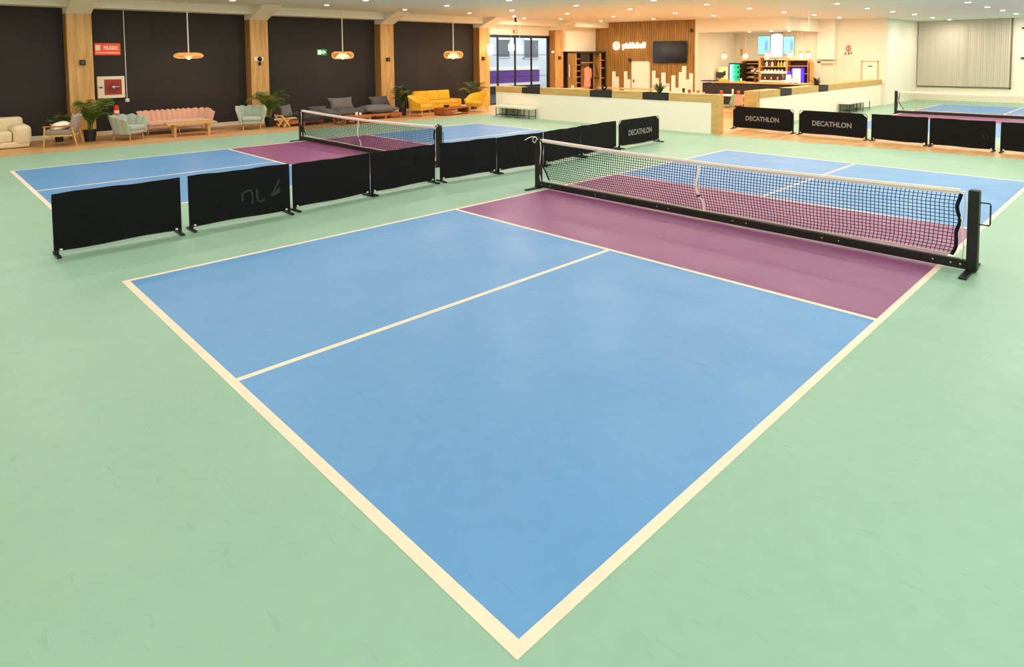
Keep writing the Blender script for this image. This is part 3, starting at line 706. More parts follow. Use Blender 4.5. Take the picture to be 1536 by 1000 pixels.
# ------------------------------------------------------------------ fire gear, conduit, exit sign on the black wall
FX = XW
t = thing('fire_sign', 'red sign with white lettering on the black wall above the hose cabinet', 'sign', (FX, 3.275, 2.73), pi/2)
ob('sign_plate', MB().rbox((0, -.012, 0), (.72, .02, .38), .01, 1), M['redlight'], t)
ob('sign_icon', MB().box(-.33, -.026, -.04, -.20, -.02, .13).box(-.31, -.028, -.06, -.29, -.02, -.04), M['signwhite'], t)
text('lettering', 'PELIGRO', .165, M['signwhite'], t, (.09, -.026, .035), UP, depth=.002, xs=.62, bold=.006)
ob('sign_bar', box(-.33, -.026, -.125, .33, -.02, -.10), M['signwhite'], t)
t = thing('hose_cabinet', 'white fire hose cabinet with red window on the black wall', 'cabinet', (FX, 3.31, 1.52), pi/2)
ob('cabinet_body', MB().rbox((0, -.06, 0), (.76, .12, .70), .012, 1), M['hose'], t)
ob('red_window', box(-.19, -.128, -.24, .29, -.118, .25), M['darkred'], t)
ob('hose_reel', MB().lathe([(.0, 0), (.05, 0), (.15, .004), (.17, .012), (.16, .016), (0, .016)], 20), mat('hose_reel_red', '#8c2416', .4), t, loc=(.07, -.13, 0)).rotation_euler = (pi/2, 0, 0)
ob('nozzle', MB().tube([(.03, -.15, .0), (.22, -.155, .01)], .035, 8, r2=.02).lathe([(0, -.06), (.055, -.04), (.065, 0), (.055, .04), (0, .06)], 12, c=(.05, -.15, 0)), M['steel'], t, smooth=True)
ob('latch', box(-.33, -.135, -.02, -.24, -.12, .02), M['bmetal'], t)
ex = thing('fire_extinguisher', 'red fire extinguisher below the hose cabinet behind the palm', 'extinguisher', (-21.78, 3.42, .52))
ob('cylinder', MB().lathe([(0, 0), (.075, .0), (.08, .02), (.08, .36), (.06, .41), (.03, .43), (0, .43)], 16), M['red'], ex, smooth=True)
ob('valve', MB().lathe([(.02, .42), (.022, .47), (0, .47)], 8).obox((.03, 0, .49), (.12, .02, .02), ry=-.3), M['bmetal'], ex)
ob('label_band', MB().lathe([(.081, .16), (.081, .26)], 16), M['signwhite'], ex)
ob('stand', MB().tube([(-.04, 0, -.52), (-.04, 0, .0)], .02, 6).box(-.1, -.1, -.52, .08, .1, -.49).box(-.1, -.08, -.02, .07, .08, 0), M['darkred'], ex)
cd = thing('wall_conduit', 'thin white conduit running down the black wall to a socket', 'conduit', (FX+.012, 3.76, 0))
ob('pipe', MB().tube([(0, 0, 1.12), (0, 0, 3.98)], .013, 6), M['cord'], cd)
ob('socket_box', MB().rbox((.02, 0, 1.08), (.06, .11, .11), .01, 1), M['skirt'], cd)
t = thing('exit_sign', 'small green running man exit sign on the black wall', 'sign', (FX, 10.64, 2.63), pi/2)
ob('sign_plate', MB().rbox((0, -.02, 0), (.42, .03, .24), .008, 1), M['signgreen'], t)
pm = MB(); pm.box(-.17, -.040, -.08, -.03, -.035, .08)
ob('door_symbol', pm, M['signglow'], t)
pm = MB(); pm.tube([(.02, -.038, 0), (.15, -.038, 0)], .022, 4).tube([(.07, -.038, .07), (.01, -.038, 0), (.07, -.038, -.07)], .018, 4)
ob('arrow_symbol', pm, M['signglow'], t)

# ------------------------------------------------------------------ pendant lamps
def wicker_pendant(y, label, w, hgt, lobes, seed):
    t = thing('wicker_pendant', label, 'pendant lamp', (-20.6, y, 2.50), 0, None)
    zc = 3.98-2.50 if False else ceil_z(-20.6)-2.50
    ob('cord', MB().tube([(0, 0, hgt*.4), (0, 0, zc)], .019, 6).lathe([(0, zc-.02), (.05, zc-.02), (.05, zc), (0, zc)], 12), M['cord'], t)
    ob('lamp_holder', MB().lathe([(0, hgt*.55), (.03, hgt*.5), (.035, hgt*.25), (0, hgt*.2)], 10), M['cord'], t)
    # woven ribs around a flattened ring form
    rib = MB(); n = 44
    for i in range(n):
        q = 2*pi*i/n; pts = []
        for j in range(15):
            a = -pi+2*pi*j/14
            if lobes: r = w*(.58+.42*math.cos(a)); z = hgt*.5*math.sin(a)*(1+.15*math.cos(a))
            else: r = w*(1+math.cos(a))/2; z = hgt*.5*math.sin(a)*(1 if a > 0 else .8)
            q2 = q+.30*math.sin(a)
            pts.append((r*math.cos(q2), r*math.sin(q2), z))
        rib.tube(pts, .0075, 4)
    ob('woven_ribs', rib, M['wicker'], t)
    if not lobes:
        ob('woven_shade', MB().lathe([(.03, hgt*.30), (w*.45, hgt*.32), (w*.85, hgt*.12), (w*.96, 0), (w*.85, hgt*.09), (w*.45, hgt*.28), (.03, hgt*.27)], 40), M['wicker'], t, smooth=True)
        ob('inner_diffuser', MB().lathe([(0, -hgt*.30), (w*.18, -hgt*.27), (w*.26, -hgt*.1), (w*.18, hgt*.1), (0, hgt*.15)], 24), M['wickerw'], t, smooth=True)
    else:
        ob('woven_shade', MB().lathe([(w*(.58+.36*math.cos(a)), hgt*.42*math.sin(a)) for a in [pi*.1+pi*1.5*j/14 for j in range(15)]][2:], 40), M['wicker'], t, smooth=True)
        ob('inner_diffuser', MB().lathe([(0, -hgt*.34), (w*.30, -hgt*.36), (w*.62, -hgt*.40), (w*.55, -hgt*.1), (w*.30, hgt*.2), (0, hgt*.3)], 28), M['wickerw'], t, smooth=True)
    ob('bulb', MB().lathe([(0, -hgt*.55), (w*.09, -hgt*.5), (w*.12, -hgt*.38), (0, -hgt*.3)], 14), M['bulb'], t, smooth=True)
    ld = bpy.data.lights.new('pendant_light', 'POINT'); ld.energy = 14; ld.color = (1, .75, .45); ld.shadow_soft_size = .06
    lo = bpy.data.objects.new('pendant_light', ld); col.objects.link(lo); lo.location = (-20.6, y, 2.50-hgt*.8)
wicker_pendant(5.28, 'wide flat woven pendant lamp over the pink sofa', .44, .20, False, 1)
wicker_pendant(10.84, 'puffed woven pendant lamp over the dark floor cushions', .42, .27, True, 2)
wicker_pendant(16.3, 'round lobed woven pendant lamp over the mustard sofa', .43, .32, True, 3)
def globe(x, y, z, h, label):
    t = thing('lantern_pendant', label, 'pendant lamp', (x, y, z))
    ob('cord', MB().tube([(0, 0, h*.5), (0, 0, ceil_z(x)-z)], .005, 5), M['cord'], t)
    ob('lantern', MB().lathe([(0, -h*.5), (.10, -h*.5), (.14, -h*.35), (.15, 0), (.14, h*.35), (.10, h*.5), (0, h*.5)], 20), M['bulb'], t, smooth=True)
globe(-20.9, 18.80, 2.74, .48, 'white glowing lantern pendant before the fourth pillar')
globe(-20.9, 20.18, 2.86, .36, 'smaller white glowing lantern pendant before the street window')
globe(-20.75, 20.62, 2.78, .40, 'white glowing lantern pendant right of the smaller one at the window')

# ------------------------------------------------------------------ palms
def palm(loc, H, spread, seed, label, mt='leaf', n=17, potr=.17, poth=.34, lean=(0, 0)):
    rnd = random.Random(seed); t = thing('potted_palm', label, 'plant', loc)
    ob('pot', MB().lathe([(0, 0), (potr*.78, 0), (potr, poth), (potr*1.04, poth), (potr*1.04, poth-.03), (potr*.9, poth-.03), (0, poth-.04)], 20), M['pot'], t, smooth=True)
    ob('soil', MB().lathe([(0, poth-.05), (potr*.92, poth-.05), (potr*.9, poth-.02), (0, poth-.015)], 16), M['soil'], t)
    for i in range(n):
        q = 2*pi*i/n+rnd.uniform(-.35, .35); out = spread*rnd.uniform(.55, 1.15); L = (H-poth)*rnd.uniform(.55, 1.08)
        d = Vector((math.cos(q), math.sin(q), 0)); k = 12; base = Vector((rnd.uniform(-.06, .06), rnd.uniform(-.06, .06), poth-.03))
        spine = []
        for j in range(k+1):
            s = j/k; p = base+d*(out*s**1.9)+Vector((lean[0]*s, lean[1]*s, 0))+Vector((0, 0, L*(1.28*s-.24*s**2-.36*(out/spread)*s**4)))
            spine.append(p)
        fr = ob('frond', MB(), M[mt], t) if False else None
        m = MB(); m.tube(spine, .008, 4, r2=.003)
        for j in range(3, k+1):
            for sg in (-1, 1):
                for e in ((0, .5) if j < k else (0,)):
                    s = (j+e)/k; a = spine[j].lerp(spine[min(j+1, k)], e)
                    tan = (spine[j]-spine[j-1]).normalized(); side = tan.cross(Vector((0, 0, 1)))
                    if side.length < .1: side = d.cross(Vector((0, 0, 1)))
                    side = side.normalized()*sg
                    ll = .30*math.sin(pi*min(1, (s-.22)/.85))**.6+.05
                    tip = a+side*ll*.75+tan*ll*.55+Vector((0, 0, -ll*.25*rnd.uniform(.5, 1.4))); mid = (a+tip)/2+Vector((0, 0, .025)); wv = tan*.011
                    m.add([a-wv*.5, a+wv*.5, mid+wv, tip, mid-wv], [(0, 1, 2, 4), (4, 2, 3)])
        ob('frond', m, M[mt if i % 5 else 'leafdry'], t)
    ob('stems', MB().tube([(0, 0, poth-.04), (.01, 0, poth+.25)], .02, 5).tube([(.04, .03, poth-.04), (.07, .05, poth+.3)], .015, 5).tube([(-.04, -.03, poth-.04), (-.08, -.03, poth+.28)], .015, 5), M['leafdry'], t)
palm((-20.42, 2.42, 0), 1.52, .52, 11, 'potted palm in dark pot beside the fire hose cabinet', 'leaf', n=22, lean=(0, .12))
palm((-20.35, 7.78, 0), 1.52, .60, 12, 'potted palm in dark pot behind the right sage armchair', 'leaf', n=22)
palm((-20.35, 13.38, 0), 1.42, .36, 13, 'potted palm left of the mustard armchairs by the third pillar', 'leafdark', n=20)
palm((-20.7, 17.55, 0), 1.42, .72, 14, 'potted palm behind the right mustard armchair', 'leafdark', n=20)
palm((-20.95, 1.75, 0), .95, .30, 15, 'low dark foliage plant behind the grey wooden armchair', 'leafdark', n=9, potr=.12, poth=.25)

# ------------------------------------------------------------------ lounge furniture
def P2(path, s):
    """point and normal on polyline path (2D) at s in 0..1 by arc length"""
    ds = [math.dist(a, b) for a, b in zip(path, path[1:])]; T = sum(ds)*s
    for i, q in enumerate(ds):
        if T <= q or i == len(ds)-1:
            a, b = path[i], path[i+1]; f = min(1, T/q); dx, dy = (b[0]-a[0])/q, (b[1]-a[1])/q
            return a[0]+(b[0]-a[0])*f, a[1]+(b[1]-a[1])*f, dy, -dx
        T -= q
def horseshoe(w, d, r, n=8):
    """open toward -Y, centre of the back at +Y"""
    pts = [(-w/2, -d/2), (-w/2, d/2-r)]
    pts += [(-w/2+r-r*math.cos(a), d/2-r+r*math.sin(a)) for a in [pi/2*i/n for i in range(1, n+1)]]
    pts += [(w/2-r+r*math.sin(a), d/2-r+r*math.cos(a)) for a in [pi/2*i/n for i in range(n+1)]]
    return pts+[(w/2, -d/2)]
def shell_back(m, path, z0, ztop, nfl, th, flare=.06, flute=.02, nu=None, scal=.02, armdrop=0):
    nu = nu or nfl*8
    def f(sg):
        def g(u, v):
            x, y, nx, ny = P2(path, u); fl = abs(math.sin(pi*nfl*u)) if nfl else 1
            zt = ztop(u)-scal*(1-fl); z = z0+(zt-z0)*v
            k = flare*v**1.3+sg*(th*.5*(1-.35*v**6))+sg*flute*(fl-.6)
            return (x-nx*k, y-ny*k, z)
        return g
    return m.shell(f(1), f(-1), nu, 6)
def scallop_seat(kind, label, cat, loc, rz, w, d, h, sh, mt, nfl, legs, group=None):
    t = thing(kind, label, cat, loc, rz)
    path = horseshoe(w-.07, d-.05, min(w, d)*.42)
    arm = h*.86
    m = MB(); shell_back(m, path, .20, lambda u: arm+(h-arm)*min(1, max(0, math.sin(pi*u)*1.6-.25)) if w < 1.2 else arm+(h-arm)*min(1, max(0, math.sin(pi*u)*3-.4)), nfl, .085, flare=.13, flute=.03, scal=.045)
    ob('scalloped_back', m, M[mt], t, smooth=True)
    ob('seat_base', MB().rbox((0, -.02, .25), (w-.12, d-.08, .12), .05, 3), M[mt], t, smooth=True)
    ns = max(1, round(w/1.0)) if w > 1.2 else 1
    m = MB().rbox((0, -.05, sh-.055), (w-.12, d-.10, .13), .05, 4)
    ob('seat_cushion', m, M[mt], t, smooth=True)
    X, Y = w/2-.1, d/2-.09
    pts = [(-X, -Y), (X, -Y), (-X, Y), (X, Y)]
    if w > 1.5: pts += [(0, -Y), (0, Y)]
    for x, y in pts: ob('leg', MB().tube([(x, y, .17), (x*1.05, y*1.08, 0)], .017, 8, r2=.010), M['capwood'], t)
    return t
scallop_seat('scalloped_armchair', 'sage green scalloped armchair at the left end of the pink sofa', 'armchair', (-20.0, 3.32, 0), R(128), .72, .70, .75, .42, 'sage', 9, 4)
scallop_seat('scalloped_sofa', 'long pink scalloped velvet sofa against the black wall', 'sofa', (-20.95, 4.92, 0), pi/2, 1.98, .84, .75, .40, 'pink', 20, 6)
scallop_seat('scalloped_armchair', 'sage green scalloped armchair facing out at the right end of the pink sofa', 'armchair', (-20.05, 7.02, 0), R(72), .72, .72, .80, .42, 'sage', 9, 4)
ct = thing('coffee_table', 'light oak coffee table before the pink sofa', 'coffee table', (-19.75, 5.0, 0), R(-8))
ob('tabletop', MB().rbox((0, 0, .40), (.72, 1.42, .045), .012, 2), M['oak'], ct)
for x in (-.24, .24):
    for y in (-.48, .48): ob('leg', MB().obox((x, y, .19), (.07, .07, .38), ry=.08 if x > 0 else -.08), M['oak'], ct)
ob('stretcher', MB().box(-.24, -.51, .10, .24, -.45, .15).box(-.24, .45, .10, .24, .51, .15), M['oak'], ct)

# cream sofa at the left edge
s = thing('cream_sofa', 'cream boucle sofa cut off by the left edge of the photo', 'sofa', (-20.75, 0, 0))
ob('sofa_base', MB().rbox((0, -.75, .10), (1.30, 3.4, .16), .04, 3), M['creamfab'], s, smooth=True)
ob('arm', MB().rbox((0, .80, .34), (1.34, .42, .56), .13, 6), M['creamfab'], s, smooth=True)
for y in (.05, -1.05, -2.1): ob('seat_cushion', MB().rbox((.08, y, .32), (1.14, 1.05, .30), .06, 4), M['creamfab'], s, smooth=True)
for y in (.38, -.75, -1.88): ob('back_cushion', MB().rbox((-.45, y, .58), (.42, 1.10, .42), .08, 4), M['creamfab'], s, smooth=True)
# wooden armchair
t = thing('wooden_armchair', 'grey cushioned wooden armchair with an oval cream pillow', 'armchair', (-19.85, 1.68, 0), R(-22))
ob('seat_cushion', MB().rbox((0, -.05, .40), (.62, .66, .15), .04, 3), M['greyfab'], t, smooth=True)
ob('back_cushion', MB().rbox((0, .30, .62), (.62, .14, .52), .05, 3, rx=-.26), M['greyfab'], t, smooth=True)
for x in (-.35, .35):
    ob('leg', MB().tube([(x, -.34, .56), (x, -.38, 0)], .022, 8, r2=.016), M['capwood'], t)
    ob('leg', MB().tube([(x, .28, .60), (x, .40, 0)], .022, 8, r2=.016), M['capwood'], t)
    ob('armrest', MB().rbox((x, -.04, .575), (.055, .70, .035), .012, 2), M['teak'], t)
ob('seat_rail', MB().box(-.35, -.36, .29, .35, -.32, .34).box(-.35, .27, .29, .35, .31, .34).box(-.37, -.36, .29, -.33, .3, .34).box(.33, -.36, .29, .37, .3, .34), M['capwood'], t)
tag(ob('oval_pillow', MB().pillow((0, 0, 0), (.44, .38, .22), rx=.25, base=.25, pinch=-.5), M['creampanel'], smooth=True, loc=(-19.78, 1.62, .57)), 'oval cream pillow lying on the grey wooden armchair', 'pillow')

# mustard set
def tub_chair(label, loc, rz):
    t = thing('mustard_armchair', label, 'armchair', loc, rz)
    path = horseshoe(.74, .68, .30)
    m = MB(); shell_back(m, path, .27, lambda u: .58+.28*max(0, math.sin(pi*u)*1.35-.35), 0, .09, flare=.10, flute=0, nu=40, scal=0)
    ob('curved_back', m, M['yellow'], t, smooth=True)
    ob('seat_cushion', MB().rbox((0, -.04, .40), (.66, .64, .14), .05, 4), M['yellow'], t, smooth=True)
    ob('seat_base', MB().rbox((0, 0, .305), (.68, .66, .10), .04, 3), M['yellow'], t, smooth=True)
    for x in (-.28, .28):
        for y in (-.27, .27): ob('leg', MB().tube([(x, y, .24), (x*1.2, y*1.2, 0)], .022, 8, r2=.012), M['oak'], t)
    return t
tub_chair('mustard tub armchair left of the low wooden table', (-19.6, 13.72, 0), R(112))
tub_chair('mustard tub armchair at the right end of the seating group', (-19.35, 16.62, 0), R(20))
s = thing('mustard_sofa', 'mustard yellow three seat sofa against the black wall', 'sofa', (-21.0, 15.55, 0), pi/2)
ob('sofa_base', MB().rbox((0, 0, .26), (2.3, .80, .20), .04, 3), M['yellow'], s, smooth=True)
for x in (-1.08, 1.08): ob('arm', MB().rbox((x, -.04, .36), (.20, .78, .34), .05, 3), M['yellow'], s, smooth=True)
for i in range(3): ob('seat_cushion', MB().rbox((-.655+.655*i, -.08, .41), (.65, .66, .15), .04, 3), M['yellow'], s, smooth=True)
for i in range(3):
    ob('back_cushion', MB().rbox((-.655+.655*i, .27, .70), (.655, .18, .44), .05, 3, rx=-.14), M['yellow'], s, smooth=True)
for x in (-1.0, 1.0):
    for y in (-.32, .32): ob('leg', MB().tube([(x, y, .17), (x*1.03, y*1.05, 0)], .022, 8, r2=.013), M['oak'], s)
t = thing('low_table', 'low reddish wooden table with an open shelf before the mustard sofa', 'table', (-19.25, 15.1, 0), R(6))
tb = MB(); tb.rbox((0, 0, .285), (.66, 1.42, .05), .012, 1)
ob('tabletop', tb, M['walnut'], t); ob('bottom_board', MB().rbox((0, 0, .05), (.66, 1.42, .05), .012, 1), M['walnut'], t)
ob('side_panel', box(-.33, -.71, .07, .33, -.66, .262), M['walnut'], t); ob('side_panel', box(-.33, .66, .07, .33, .71, .262), M['walnut'], t)
ob('block', box(-.30, -.66, .075, .30, -.34, .26), M['walnut'], t)
ob('runner', MB().box(-.28, -.66, 0, .28, -.6, .025).box(-.28, .6, 0, .28, .66, .025), M['walnut'], t)
t = thing('bowl', 'small dark bowl on the low reddish table', 'bowl', (-19.3, 14.85, .31))
ob('bowl_body', MB().lathe([(0, 0), (.06, 0), (.11, .05), (.13, .10), (.11, .10), (.08, .05), (0, .03)], 18), M['pot'], t, smooth=True)
ob('contents', MB().lathe([(0, .06), (.09, .065), (.05, .10), (0, .11)], 12), M['leafdark'], t, smooth=True)
tag(ob('magazine', MB().rbox((0, 0, 0), (.30, .42, .02), .003, 1, rz=.3), M['signwhite'], loc=(-19.12, 15.2, .086)), 'white magazine on the shelf of the low reddish table', 'magazine')

# floor cushions and pallets
def pallet(label, loc, rz, w, d, h=.16):
    t = thing('pallet_bench', label, 'bench', loc, rz)
    n = max(4, int(w/.16))
    for i in range(n): ob('slat', MB().box(-w/2+i*w/n+.01, -d/2, h-.03, -w/2+(i+1)*w/n-.01, d/2, h), M['teak'], t)
    for y in (-d/2+.03, 0, d/2-.03): ob('beam', box(-w/2, y-.03, h-.09, w/2, y+.03, h-.03), M['teak'], t)
    for x in (-w/2+.06, 0, w/2-.06):
        for y in (-d/2+.04, d/2-.04): ob('block', box(x-.04, y-.04, 0, x+.04, y+.04, h-.09), M['teak'], t)
    return t
pallet('low teak pallet bench under the leftmost dark cushions', (-20.15, 8.75, 0), R(92), 1.5, .85, .19)
pallet('low teak pallet bench behind, under the middle dark cushions', (-20.85, 10.62, 0), R(90), 1.55, .9, .17)
pallet('low teak table of slats before the middle dark cushions', (-19.15, 10.35, 0), R(97), 1.25, .62, .27)
pallet('low teak pallet bench under the rightmost dark cushions', (-20.2, 12.2, 0), R(85), 1.45, .95, .22)
def cush(name, label, loc, size, rx, ry, rz, m='charcoal', cat='cushion'):
    return tag(ob(name, MB().pillow((0, 0, 0), size, rx, ry, rz, n=12), M[m], smooth=True, loc=loc), label, cat)
cush('floor_cushion', 'big dark grey seat cushion leftmost on the pallets', (-20.0, 9.15, .33), (.95, 1.0, .34), 0, .10, 0)
cush('floor_cushion', 'dark grey seat cushion slumped right of the leftmost one', (-20.25, 9.95, .31), (.9, .75, .36), -.1, .2, .2)
cush('floor_cushion', 'dark grey square cushion propped upright beside the right sage armchair', (-20.45, 8.42, .50), (.50, .52, .20), 0, 1.15, .2, 'charcoal2')
cush('floor_cushion', 'flat brownish grey seat cushion at the middle of the pallets', (-20.55, 10.95, .31), (.95, 1.35, .28), 0, .05, 0, 'charcoal')
cush('back_pillow', 'grey pillow leaning on the black wall above the middle cushion', (-21.1, 11.0, .60), (.52, 1.05, .26), 0, 1.15, 0, 'charcoal2', 'pillow')
cush('back_pillow', 'small dark pillow left of the grey leaning pillow', (-21.15, 10.05, .37), (.42, .75, .22), 0, 1.0, 0, 'charcoal', 'pillow')
cush('floor_cushion', 'plump dark grey seat cushion rightmost on the pallets', (-20.2, 12.1, .38), (.95, 1.40, .32), 0, .02, -.05, 'charcoal2')
cush('back_pillow', 'dark grey pillow behind the rightmost seat cushion', (-20.85, 12.6, .62), (.46, .95, .24), 0, 1.0, .1, 'charcoal', 'pillow')
t = thing('folding_stool', 'slanted wooden folding stool frame beside the leftmost dark cushion', 'stool', (-19.6, 7.95, 0), R(100))
ob('leg', MB().obox((-.05, -.2, .26), (.50, .035, .05), ry=.9), M['oak'], t); ob('leg', MB().obox((-.05, .2, .26), (.50, .035, .05), ry=.9), M['oak'], t)
ob('leg', MB().obox((.02, -.16, .20), (.38, .035, .05), ry=-.9), M['oak'], t); ob('leg', MB().obox((.02, .16, .20), (.38, .035, .05), ry=-.9), M['oak'], t)
ob('crossbar', MB().box(-.22, -.2, .42, -.18, .2, .46).box(.08, -.2, .30, .12, .2, .34), M['oak'], t)
for i, (y, z) in enumerate(((10.62, .27), (10.78, .27))):
    t = thing('candle_holder', ['white round candle holder, left of two on the slatted teak table', 'white round candle holder, right of two on the slatted teak table'][i], 'candle holder', (-19.3, y, z))
    ob('cup', MB().lathe([(0, 0), (.035, 0), (.05, .05), (.045, .11-.03*i), (.035, .10-.03*i), (0, .03)], 14), M['signwhite'], t, smooth=True)
    ob('candle', MB().lathe([(0, .03), (.028, .03), (.028, .12-.03*i), (0, .12-.03*i)], 10), M['creampanel'], t)

# ------------------------------------------------------------------ wardrobe and shelves by the last pillar
wd = thing('open_wardrobe', 'dark framed open wardrobe with hanging space left of the slat wall', 'wardrobe', (-21.42, 24.9, 0), math.atan2(27.15-24.9, -20.5+21.42))
Wl = math.hypot(2.25, .92); H = 2.66
ob('back_panel', box(0, .40, 0, Wl, .43, H), M['pillarside'], wd)
ob('frame', MB().box(0, -.02, 0, .06, .43, H).box(Wl-.06, -.02, 0, Wl, .43, H).box(0, -.02, H-.10, Wl, .43, H).box(0, -.02, 0, Wl, .43, .08), M['dframe'], wd)
ob('door_leaf', box(.06, .0, .08, .55, .03, H-.1), M['slatwood'], wd)
ob('door_handle', MB().tube([(.12, -.06, 1.25), (.12, -.06, 1.95)], .022, 8).box(.10, -.06, 1.30, .14, 0, 1.34).box(.10, -.06, 1.86, .14, 0, 1.9), M['signwhite'], wd)
for x in (.56, .84, 1.62, 2.1): ob('upright', box(x, .0, .08, x+.035, .40, H-.1), M['dframe' if x in (.84, 1.62) else 'oak'], wd)
for i in range(7): ob('shelf', box(.595, .02, .25+i*.33, .84, .40, .28+i*.33), M['oak'], wd)
ob('shelf', box(.875, .02, 2.02, 1.62, .40, 2.06), M['oak'], wd); ob('shelf', box(.875, .02, .42, 1.62, .40, .46), M['oak'], wd)
for z in (.6, 1.15, 1.7, 2.15): ob('shelf', box(2.135, .02, z, Wl-.06, .40, z+.03), M['oak'], wd)
ob('rail', MB().tube([(.875, .2, 1.95), (1.62, .2, 1.95)], .014, 8), M['steel'], wd)
ob('dark_box', box(.89, .05, 2.07, 1.45, .36, 2.45), M['dark'], wd)
def wl(x, y, z): return wd.matrix_basis @ Vector((x, y, z))
bpy.context.view_layer.update()
def coat(x, label, m, ww, z1, name='hanging_coat'):
    p = wl(x, .20, 1.93); t = thing(name, label, 'coat', p, wd.rotation_euler.z)
    ob('hanger', MB().tube([(0, 0, 0), (0, 0, -.06), (-ww*.8, 0, -.14), (ww*.8, 0, -.14), (0, 0, -.06)], .006, 5), M['bmetal'], t)
    def g(sg): return lambda u, v: ((u-.5)*2*ww*(.55+.45*math.sin(min(1, v*3.5)*pi/2)+.08*v), sg*(.05+.02*math.sin(u*12))*(1-abs(2*u-1)**4*.8), -.10-(z1*v)+(-.07*abs(2*u-1) if v == 0 else 0))
    ob('coat_body', MB().shell(g(-1), g(1), 14, 8), M[m], t, smooth=True)
    ob('sleeve', MB().tube([(-ww*.85, -.02, -.2), (-ww*1.05, -.05, -.45), (-ww*1.0, -.07, -.75)], .05, 8, r2=.035), M[m], t, smooth=True)
    ob('sleeve', MB().tube([(ww*.85, -.02, -.2), (ww*1.05, -.05, -.45), (ww*1.0, -.07, -.75)], .05, 8, r2=.035), M[m], t, smooth=True)
coat(1.38, 'pink coat hanging in the open wardrobe', 'coat', .20, 1.15)
coat(1.02, 'brown coat hanging left of the pink one', 'teak', .12, 1.2)
t = thing('coat_rack', 'slanted wooden coat rack leaning inside the wardrobe right side', 'rack', wl(1.85, .15, .08), wd.rotation_euler.z)
ob('pole', MB().tube([(-.12, 0, 0), (-.08, .02, 2.3)], .03, 6), M['oak'], t); ob('pole', MB().tube([(-.1, 0, 2.2), (.2, .0, 1.15)], .022, 6), M['dframe'], t)
ob('arm', MB().box(-.1, -.03, 1.05, .22, .03, 1.12), M['dframe'], t)

# ------------------------------------------------------------------ bar
br = thing('bar_counter', 'dark fronted bar counter with a light wooden top', 'counter', (0, 26.0, 0))
ob('counter_front', box(-13.85, 0, 0, -9.1, .08, 1.10), M['dark'], br); ob('counter_side', MB().box(-13.85, .08, 0, -13.77, .7, 1.10).box(-9.18, .08, 0, -9.1, .7, 1.10), M['dark'], br)
ob('countertop', MB().rbox((-11.15, .34, 1.135), (4.1, .78, .06), .01, 1), M['oak'], br)
ob('raised_ledge', MB().rbox((-13.60, .34, 1.19), (.62, .78, .05), .01, 1), M['dark'], br)
bb = thing('back_bar', 'oak shelving unit behind the bar', 'shelving', (0, 30.0, 0))
ob('back_panel', box(-13.9, .38, 0, -10.55, .42, 2.12), M['shelfdark'], bb)
for x in (-13.92, -12.98, -11.60, -10.55): ob('upright', box(x, 0, 0, x+.09, .40, 2.30 if x > -13 and x < -11 else 2.1), M['shelfwood'], bb)
ob('side_panel', box(-10.5, .0, 0, -10.40, .4, 2.02), M['shelfwood'], bb)
for z in (1.20, 1.45, 1.70, 1.93, 2.08): ob('shelf', box(-13.83, 0, z, -12.98, .38, z+.03), M['shelfwood'], bb)
for z in (1.78, 2.24): ob('shelf', box(-12.89, 0, z, -11.60, .38, z+.04), M['shelfwood'], bb)
for z in (1.45, 1.82, 2.1): ob('shelf', box(-11.51, 0, z, -10.55, .38, z+.035), M['shelfwood'], bb)
ob('worktop', box(-13.9, -.25, .92, -10.4, 0, .98), M['shelfwood'], bb); ob('cabinet', box(-13.88, -.22, 0, -10.42, 0, .92), M['dark'], bb)
# jars and bottles on the shelves
jl = ['first', 'second', 'third', 'fourth', 'fifth', 'sixth', 'seventh', 'eighth']
def bottle(x, z, h, r, m, label, cat='bottle', name='bottle', cap='bmetal', y=30.15):
    t = thing(name, label, cat, (x, y, z))
    ob('glass_body', MB().lathe([(0, 0), (r, 0), (r, h*.6), (r*.4, h*.78), (r*.35, h*.95), (0, h*.95)], 12), M[m], t, smooth=True)
    ob('cap', MB().lathe([(0, h*.93), (r*.45, h*.93), (r*.45, h), (0, h)], 10), M[cap], t)
for i, (x, m) in enumerate(((-12.78, 'jar'), (-12.62, 'signwhite'), (-12.47, 'jar'), (-12.33, 'signwhite'), (-12.18, 'jar'), (-12.02, 'yelitem'), (-11.87, 'yelitem'), (-11.71, 'signwhite'))):
    bottle(x, 1.82, .36 if m == 'jar' else .28, .055, m, '%s bottle, %s from the left on the middle bar shelf' % ({'jar': 'brown', 'signwhite': 'white', 'yelitem': 'yellow'}[m], jl[i]))
for i, z in enumerate((1.23, 1.48, 1.73)):
    t = thing('plate_stack', 'stack of plates on the %s left bar shelf' % ('lowest', 'middle', 'upper')[i], 'plates', (-13.42, 30.15, z))
    for k in range(3):
        ob('plate', MB().lathe([(0, .0), (.10, 0), (.19, .02), (.19, .03), (.1, .012), (0, .012)], 16, c=(0, 0, k*.022)), M['steel' if i else 'signwhite'], t)
